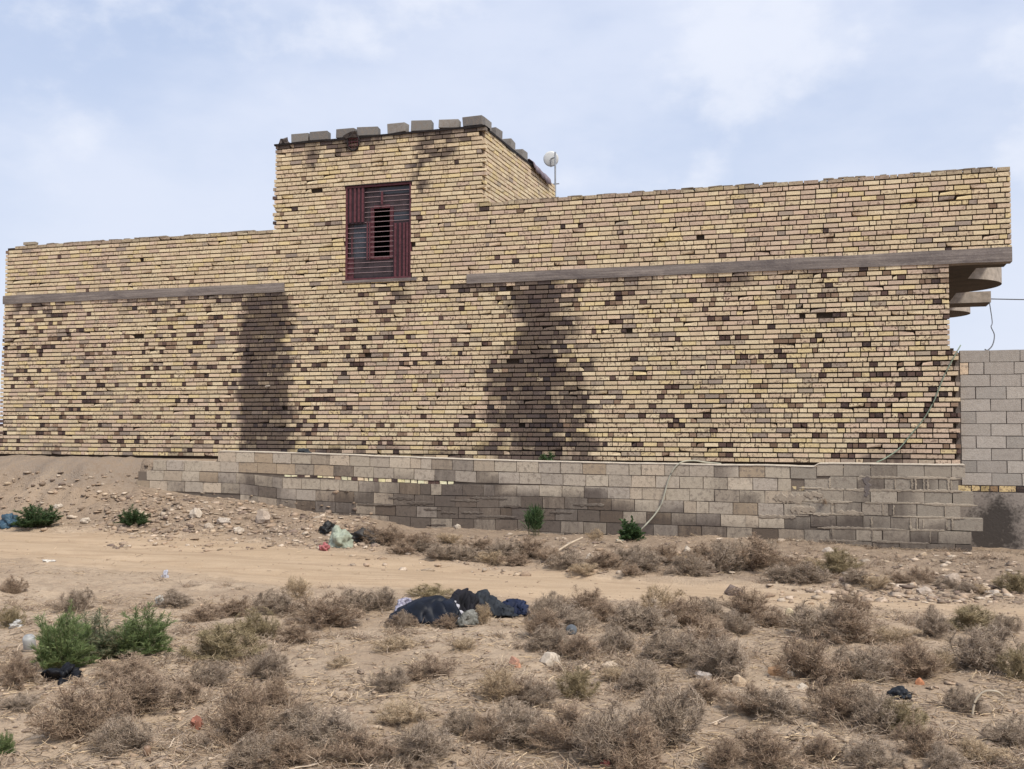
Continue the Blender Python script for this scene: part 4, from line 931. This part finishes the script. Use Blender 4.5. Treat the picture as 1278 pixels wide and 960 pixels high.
crumple('paper_scrap', 205, 722, 8, 8, (.45, .45, .50), 'white paper scrap on the near side of the sandy track', 'paper', 66)
crumple('paper_scrap', 57, 702, 16, 4, (.58, .54, .48), 'flat white paper scrap on the left of the track', 'paper', 67)
crumple('plastic_cup', 198, 756, 9, 11, (.48, .46, .41), 'small white plastic cup in front of a low shrub', 'cup', 68)
crumple('plastic_scrap', 17, 785, 15, 9, (.46, .45, .43), 'white plastic scrap above the white canister', 'plastic', 69)
crumple('bag_or_shade_lump', 72, 852, 38, 18, (.006, .006, .008), 'black lump standing in for shade under the bright green bush', 'plastic bag', 70)  # no bag here: dark lump added as the shade beneath the bush
crumple('bag_or_shade_lump', 1125, 876, 26, 12, (.018, .02, .024), 'black plastic bag half buried right of a rounded shrub', 'plastic bag', 71)
crumple('rag', 1126, 892, 15, 10, (.42, .14, .11), 'salmon red rag just below the black plastic bag', 'rag', 72)
crumple('rag', 756, 957, 11, 9, (.42, .15, .13), 'tiny pink rag under the nearest middle shrub', 'rag', 73)
crumple('plastic_pot', 376, 566, 1, 1, (.03, .035, .04), '', '', 74) if False else None
def can(px, by, w, h, name, col, label, cat, lean):
    x, y, z, t = hit(px, by); s = t / F; r = w * s / 2; H_ = h * s
    b = MB(); n = 16
    prof = [(0, .0), (r * .92, 0), (r, H_ * .05), (r, H_ * .8), (r * .8, H_ * .93), (r * .4, H_ * .97), (r * .4, H_), (0, H_)]
    vs = [(q[0] * math.cos(6.2832 * i / n), q[0] * math.sin(6.2832 * i / n), q[1]) for q in prof for i in range(n)]
    b.add(vs, [(k * n + i, k * n + (i + 1) % n, (k + 1) * n + (i + 1) % n, (k + 1) * n + i) for k in range(len(prof) - 1) for i in range(n)])
    o = b.build(name, simple(name + '_skin', col, .45, .15, 9), None, True); o.location = (x, y + r, z + .01); o.rotation_euler = (lean, lean * .5, 0); tag(o, label, cat)
can(32, 814, 15, 20, 'plastic_canister', (.34, .34, .33), 'grey-white plastic canister tilted left of the bright green bush', 'canister', .35)
can(181, 948, 9, 11, 'rusty_can', (.23, .15, .10), 'rusty brown tin can on bare sand near the front edge', 'can', .15)
can(711, 792, 14, 10, 'crushed_can', (.10, .11, .12), 'dark grey crushed can between shrubs right of the clothes', 'can', .9)
# dark planter rag lying on the low wall top
o = lump('dark_bag', (.28, .16, .13), (.035, .04, .045), 75, .9, 2); xx, zz = on_y(378, 566, -.72); o.location = (xx, -.70, .085); tag(o, 'dark green-black bag lying on top of the low block wall', 'bag')
for i, (dx, h) in enumerate(((-.1, .09),)): pass
# rubble lump on the tower's left corner, hoop and rag
o = lump('rubble_lump', (.22, .2, .18), (.09, .075, .07), 77, .8, 2); o.location = (TL + .12, .09, zt - .02); tag(o, 'dark rubble lump on the front left corner of the tower', 'rubble', None)
b = MB(); xh, zh = on_y(442, 178); b.tube([(xh + .125 * math.cos(a), -.035 - .01 * math.sin(a), zh - .0 + .165 * math.sin(a)) for a in np.linspace(0, 6.2832, 33)], .016, 6)
hp = b.build('wire_hoop', M['tar'], None, True); tag(hp, 'dark hoop hanging over the tower edge above the window', 'hoop')
b = MB()
for q in np.linspace(-.09, .09, 4): b.tube([(xh + q, -.03, zh - .13), (xh + q, -.035, zh + .13)], .006, 5)
for q in (-.07, .0, .07): b.tube([(xh - .11, -.04, zh + q), (xh + .11, -.04, zh + q)], .006, 5)
o = b.build('wire_net', M['maroon'], hp)
o = lump('roof_rag', (.34, .22, .22), (.045, .035, .03), 78, .8, 2); o.location = (xh, .03, zt - .03); tag(o, 'dark brown rag bunched above the wire hoop on tower roof', 'rag')

# ------------------------------------------------------------------ satellite dish on its mast behind the tower
xd = -5.9; yd = YT + .6
def on_plane(px, py): return on_y(px, py, yd)
xm, zm0 = on_plane(693, 258); _, zm1 = on_plane(692, 190); xc, zc = on_plane(686, 197)
dish = empty('satellite_dish', (xm, yd, zm0 - 1.5), 'small pale satellite dish on a thin mast behind the tower', 'satellite dish')
b = MB(); b.tube([(xm, yd, zm0 - 1.5), (xm, yd, zm1)], .022, 8); b.tube([(xm - .09, yd, zm0 + .55), (xm + .1, yd, zm0 + .55)], .014, 6); part(b, 'mast', M['steel'], dish)
b = MB(); n = 28; rings = 6; vs = []; rd = .185
ax_ = Vector((-.30, .92, .25)).normalized(); e1 = ax_.cross(Vector((0, 0, 1))).normalized(); e2 = ax_.cross(e1)
c0 = Vector((xc, yd + .12, zc))
for k in range(rings + 1):
    r = rd * k / rings
    for i in range(n): vs.append(tuple(c0 + (e1 * math.cos(6.2832 * i / n) + e2 * math.sin(6.2832 * i / n)) * r + ax_ * (.12 * r * r / rd - .03)))
b.add(vs, [(k * n + i, k * n + (i + 1) % n, (k + 1) * n + (i + 1) % n, (k + 1) * n + i) for k in range(rings) for i in range(n)])
o = part(b, 'reflector', M['dish'], dish, True); o.modifiers.new('thick', 'SOLIDIFY').thickness = .01
b = MB(); b.tube([tuple(c0 - e2 * 0 + Vector((0, 0, -.2))), tuple(c0 + ax_ * -.02 + Vector((0, -.1, -.05)))], .01, 5); b.tube([tuple(c0 + Vector((.0, -.02, 0))), (xm, yd, zc)], .016, 6); part(b, 'feed_arm', M['steel'], dish)

# ------------------------------------------------------------------ hoses, cables, stick
def curve_tube(name, pts, r, mat, label, cat, group=None):
    P_ = [Vector(p) for p in pts]; out = []
    for i in range(len(P_) - 1):
        a, b_, c, d = P_[max(i - 1, 0)], P_[i], P_[i + 1], P_[min(i + 2, len(P_) - 1)]
        for q in range(8):
            t = q / 8; out.append(.5 * ((2 * b_) + (c - a) * t + (2 * a - 5 * b_ + 4 * c - d) * t * t + (3 * b_ - a - 3 * c + d) * t ** 3))
    out.append(P_[-1]); b = MB(); b.tube(out, r, 7); o = b.build(name, mat, None, True); return tag(o, label, cat, group)
def at_y(px, py, y): x, z = on_y(px, py, y); return (x, y, z)
x0, y0, z0, _ = hit(770, 677)
curve_tube('pale_hose', [(x0, y0, z0 + .03), at_y(785, 673, -1.25), at_y(806, 655, -1.05), at_y(824, 632, -.90), at_y(834, 600, -.84), at_y(842, 584, -.83), at_y(852, 576.5, -.78), at_y(866, 575, -.70), at_y(880, 577, -.62), at_y(900, 579, -.5)], .013, M['hose'], 'pale hose looping over the low block wall to the ground', 'hose')
curve_tube('green_hose', [at_y(1094, 577, -.45), at_y(1105, 572, -.2), at_y(1122, 560, -.05), at_y(1138, 541, -.03), at_y(1152, 524, -.03), at_y(1165, 502, -.03), at_y(1178, 470, -.03), at_y(1190, 447, -.04), at_y(1196, 436, -.03), at_y(1199, 431, .06)], .010, M['hose_green'], 'faded green hose running diagonally up the brick wall end', 'hose')
e0 = at_y(1237, 372, 6.2); 
curve_tube('hanging_cable', [(2.88, 6.25, zs + .0), (2.90, 6.0, zs - .45), at_y(1237, 408, 4.2), at_y(1241, 418, 2.6), at_y(1239, 430, .6), at_y(1233, 437, .22), at_y(1229, 436, .18)], .010, M['cable'], 'thin grey cable dropping from the balcony to the yard wall', 'cable')
curve_tube('overhead_cable', [(2.92, 6.4, zs + .08), (4.4, 6.6, zs + .03), (7, 7.0, zs + .02), (14, 8.0, zs + .5)], .012, M['cable'], 'thin overhead cable leading right from the balcony edge', 'cable')
x0, y0, z0, _ = hit(694, 692); x1, y1, z1, _ = hit(727, 682)
curve_tube('pale_stick', [(x0, y0, z0 + .03), ((x0 + x1) / 2, (y0 + y1) / 2, (z0 + z1) / 2 + .09), (x1, y1, z1 + .12)], .016, simple('weathered_wood', (.42, .34, .25), .9, .2, 10), 'weathered pale stick lying below the block wall', 'stick')
x0, y0, z0, _ = hit(1213, 896)
curve_tube('bent_pipe', [(x0, y0, z0 - .02), (x0 + .02, y0 + .03, z0 + .08), (x0 + .07, y0 + .05, z0 + .14), (x0 + .14, y0 + .05, z0 + .15), (x0 + .18, y0 + .07, z0 + .12)], .007, simple('pale_plastic_pipe', (.38, .32, .24), .6, .15, 10), 'bent pale pipe sticking out of a low shrub', 'pipe')

# ------------------------------------------------------------------ light, sky, camera
EL, AZ = math.radians(52), math.radians(128)            # azimuth from +Y towards +X
sun = bpy.data.lights.new('sun', 'SUN'); sun.energy = 3.3; sun.angle = math.radians(14); sun.color = (1, .94, .84)
so = bpy.data.objects.new('sun', sun); COL.objects.link(so)
d = Vector((math.sin(AZ) * math.cos(EL), math.cos(AZ) * math.cos(EL), math.sin(EL))); so.rotation_euler = d.to_track_quat('Z', 'Y').to_euler()
w = bpy.data.worlds.new('World'); S.world = w; w.use_nodes = True; nt = w.node_tree; N_, L_ = nt.nodes, nt.links
bg = N_['Background']; sky = N_.new('ShaderNodeTexSky'); sky.sky_type = 'NISHITA'; sky.sun_disc = False; sky.sun_elevation = EL; sky.sun_rotation = AZ; sky.dust_density = 2.0; sky.air_density = 1.0; sky.ozone_density = 1.5
tc = N_.new('ShaderNodeTexCoord')
def wn(scale, sc, detail, loc=(0, 0, 0)):
    mp = N_.new('ShaderNodeMapping'); mp.inputs['Scale'].default_value = sc; mp.inputs['Location'].default_value = loc; L_.new(tc.outputs['Generated'], mp.inputs[0])
    n = N_.new('ShaderNodeTexNoise'); n.inputs['Scale'].default_value = scale; n.inputs['Detail'].default_value = detail; n.inputs['Roughness'].default_value = .55; L_.new(mp.outputs[0], n.inputs['Vector']); return n.outputs['Fac']
def mr(v, a, b, lo, hi):
    n = N_.new('ShaderNodeMapRange'); n.interpolation_type = 'SMOOTHSTEP'; L_.new(v, n.inputs[0])
    for i, q in enumerate((a, b, lo, hi)): n.inputs[i + 1].default_value = q
    return n.outputs[0]
def wm(f, a, b):
    n = N_.new('ShaderNodeMix'); n.data_type = 'RGBA'
    if isinstance(f, float): n.inputs[0].default_value = f
    else: L_.new(f, n.inputs[0])
    for s_, v in ((n.inputs[6], a), (n.inputs[7], b)):
        if isinstance(v, tuple): s_.default_value = (*v, 1)
        else: L_.new(v, s_)
    return n.outputs[2]
veil = wm(.72, sky.outputs[0], (5.4, 6.35, 8.5))        # thin high haze over the blue
c1 = mr(wn(2.2, (1, 1, 2.2), 6, (.3, .1, 0)), .40, .66, 0, .75); c2 = mr(wn(5.5, (1, 1, 1.5), 8, (.7, .2, 0)), .50, .66, 0, .75)
c = wm(c1, veil, (6.7, 7.2, 8.5)); c = wm(c2, c, (7.4, 7.75, 8.7))
sp = N_.new('ShaderNodeSeparateXYZ'); L_.new(tc.outputs['Generated'], sp.inputs[0])
c = wm(mr(sp.outputs['Z'], 0, .42, .75, 0), c, (6.8, 7.25, 8.3))
L_.new(c, bg.inputs['Color']); bg.inputs['Strength'].default_value = .095
cam = bpy.data.cameras.new('camera'); co = bpy.data.objects.new('camera', cam); COL.objects.link(co)
cam.sensor_width = 36; cam.lens = F / 1278 * 36; cam.clip_end = 2000; cam.clip_start = .1
co.location = CAM; co.rotation_euler = (math.pi / 2 + PIT, 0, YAW); S.camera = co
S.view_settings.view_transform = 'Standard'; S.view_settings.look = 'None'; S.view_settings.exposure = 0.3; S.view_settings.gamma = 1.0
